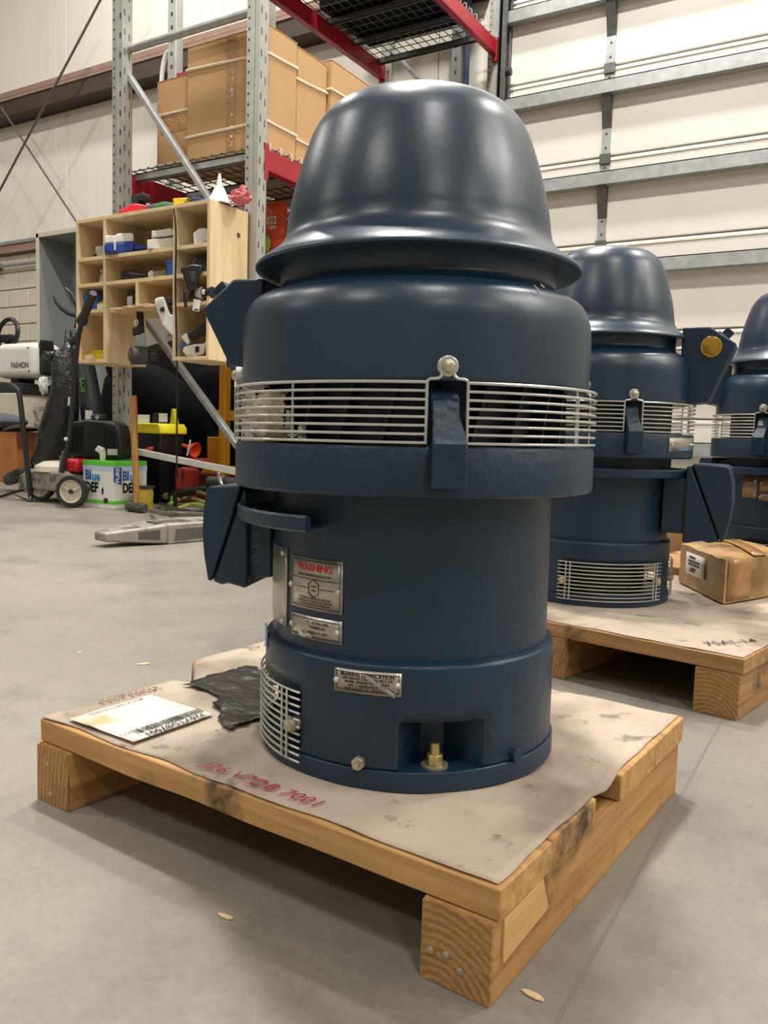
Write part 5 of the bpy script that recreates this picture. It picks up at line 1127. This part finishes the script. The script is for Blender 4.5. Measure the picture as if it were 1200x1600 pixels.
for z_, lab in ((.0, 'lowest dark storage tote in the rack behind the front motor'), (.47, 'middle dark storage tote in the rack behind the front motor'), (.94, 'top dark storage tote in the rack, carrying the orange bags')):
    t = root('filler_tote', lab, 'tote', (-3.08, 4.12, z_+.002)); MB().prism([(-.25, 0), (.25, 0), (.28, .43), (-.28, .43)], lambda x, z: (x, -.26, z), lambda x, z: (x, .26, z)).build('tote_body', BLKM, t, bevel=.01); MB().box(-.29, .29, -.29, .29, .42, .465).build('tote_lid', BLK, t, bevel=.006)
for o_ in C.objects:
    if o_.name in ('snack_bag', 'orange_pouch', 'blue_pouch'): rest(o_, 1.408)
# crumbs on the floor
CH_ = mat('wood_chip', (206, 180, 136), .8)
for k, (x, y, s_, lab) in enumerate(((352, 1433, .006, 'small pale wood chip on the floor near the pallet front'), (224, 1038, .010, 'pale splinter on the floor behind the pallet'), (124, 1020, .006, 'tiny pale chip on the floor left of the pallet'), (832, 1556, .007, 'pale scrap in the shadow right of the near pallet corner'))):
    o = crumple((0, 0, .001), (s_*1.4, s_*.5, .0012), k*3).build('wood_chip', CH_, None, smooth=0); o.location = atZ(x, y, 0); o.rotation_euler = (0, 0, k); tag(o, lab, 'chip')

t = root('dark_locker', 'dark steel locker with pale shelf edges behind the yellow stand', 'locker', (-4.62, 5.35, 0)); MB().box(-.50, .72, .30, .34, 0, 1.35).build('back_panel', BLKM, t, smooth=0)
for x in (-.5, .69): MB().box(x, x+.03, 0, .30, 0, 1.35).build('side_panel', BLKM, t, smooth=0)
for z in (.08, .42, .70, .93, 1.32): MB().box(-.47, .69, -.005, .30, z, z+.025).build('shelf', BLKGREY if z not in (.70, .93) else GALV, t, smooth=0)
for k, (x, w_, z0_, h_, m_, lab) in enumerate(((-.30, .18, .446, .16, DRED, 'dark red can on the locker shelf at left'), (.05, .2, .446, .15, BLK, 'black box on the locker shelf in the middle'), (.40, .22, .446, .14, DGREEN, 'dark green box on the locker shelf at right'), (.1, .3, .726, .13, BLK, 'black box on the upper locker shelf'))):
    q = root('shelf_box', lab, 'box', (-4.62+x, 5.40, z0_)); MB().box(-w_/2, w_/2, 0, .2, 0, h_).build('box_body', m_, q, bevel=.006, smooth=0); MB().box(-w_/2-.004, w_/2+.004, -.004, .204, h_-.03, h_).build('box_lid', m_, q, bevel=.003, smooth=0)
for k, (x, y0_, lab) in enumerate(((-3.28, 3.45, 'front dark tote added above the upper wire deck to darken it'), (-3.28, 4.28, 'middle dark tote added above the upper wire deck to darken it'), (-3.32, 5.06, 'rear dark tote added above the upper wire deck to darken it'))):
    q = root('filler_tote', lab, 'tote', (x, y0_, 3.472)); MB().prism([(-.42, 0), (.42, 0), (.45, .40), (-.45, .40)], lambda x, z: (x, .02, z), lambda x, z: (x, .70, z)).build('tote_body', BLKM, q, bevel=.01); MB().box(-.46, .46, 0, .72, .39, .43).build('tote_lid', BLK, q, bevel=.006)  # unseen totes, added so the wire deck below looks dark

p = atY(731, 60, 6.12); o = MB().cyl((0, 0, 1.9), (0, 0, 4.7), .022, n=14).build('blue_pipe', mat('slate_blue_pipe', (62, 78, 110), .4), None); o.location = (p.x, 6.12, 0); tag(o, 'slate blue vertical pipe on the wall behind the far end of the rack', 'pipe')
p = atY(715, 60, 6.15); q = root('wall_post', 'pale perforated post beside the blue pipe behind the rack', 'post', (p.x, 6.15, 0)); MB().box(-.04, .04, -.02, .045, 0, 4.7).build('post_channel', GALV, q, bevel=.003, smooth=0); m = MB()
for k in range(46): m.box(-.008, .008, -.0215, -.0195, .1+.1*k, .13+.1*k)
tag(m.build('slot_row', DARKH, q, smooth=0), kind='stuff')
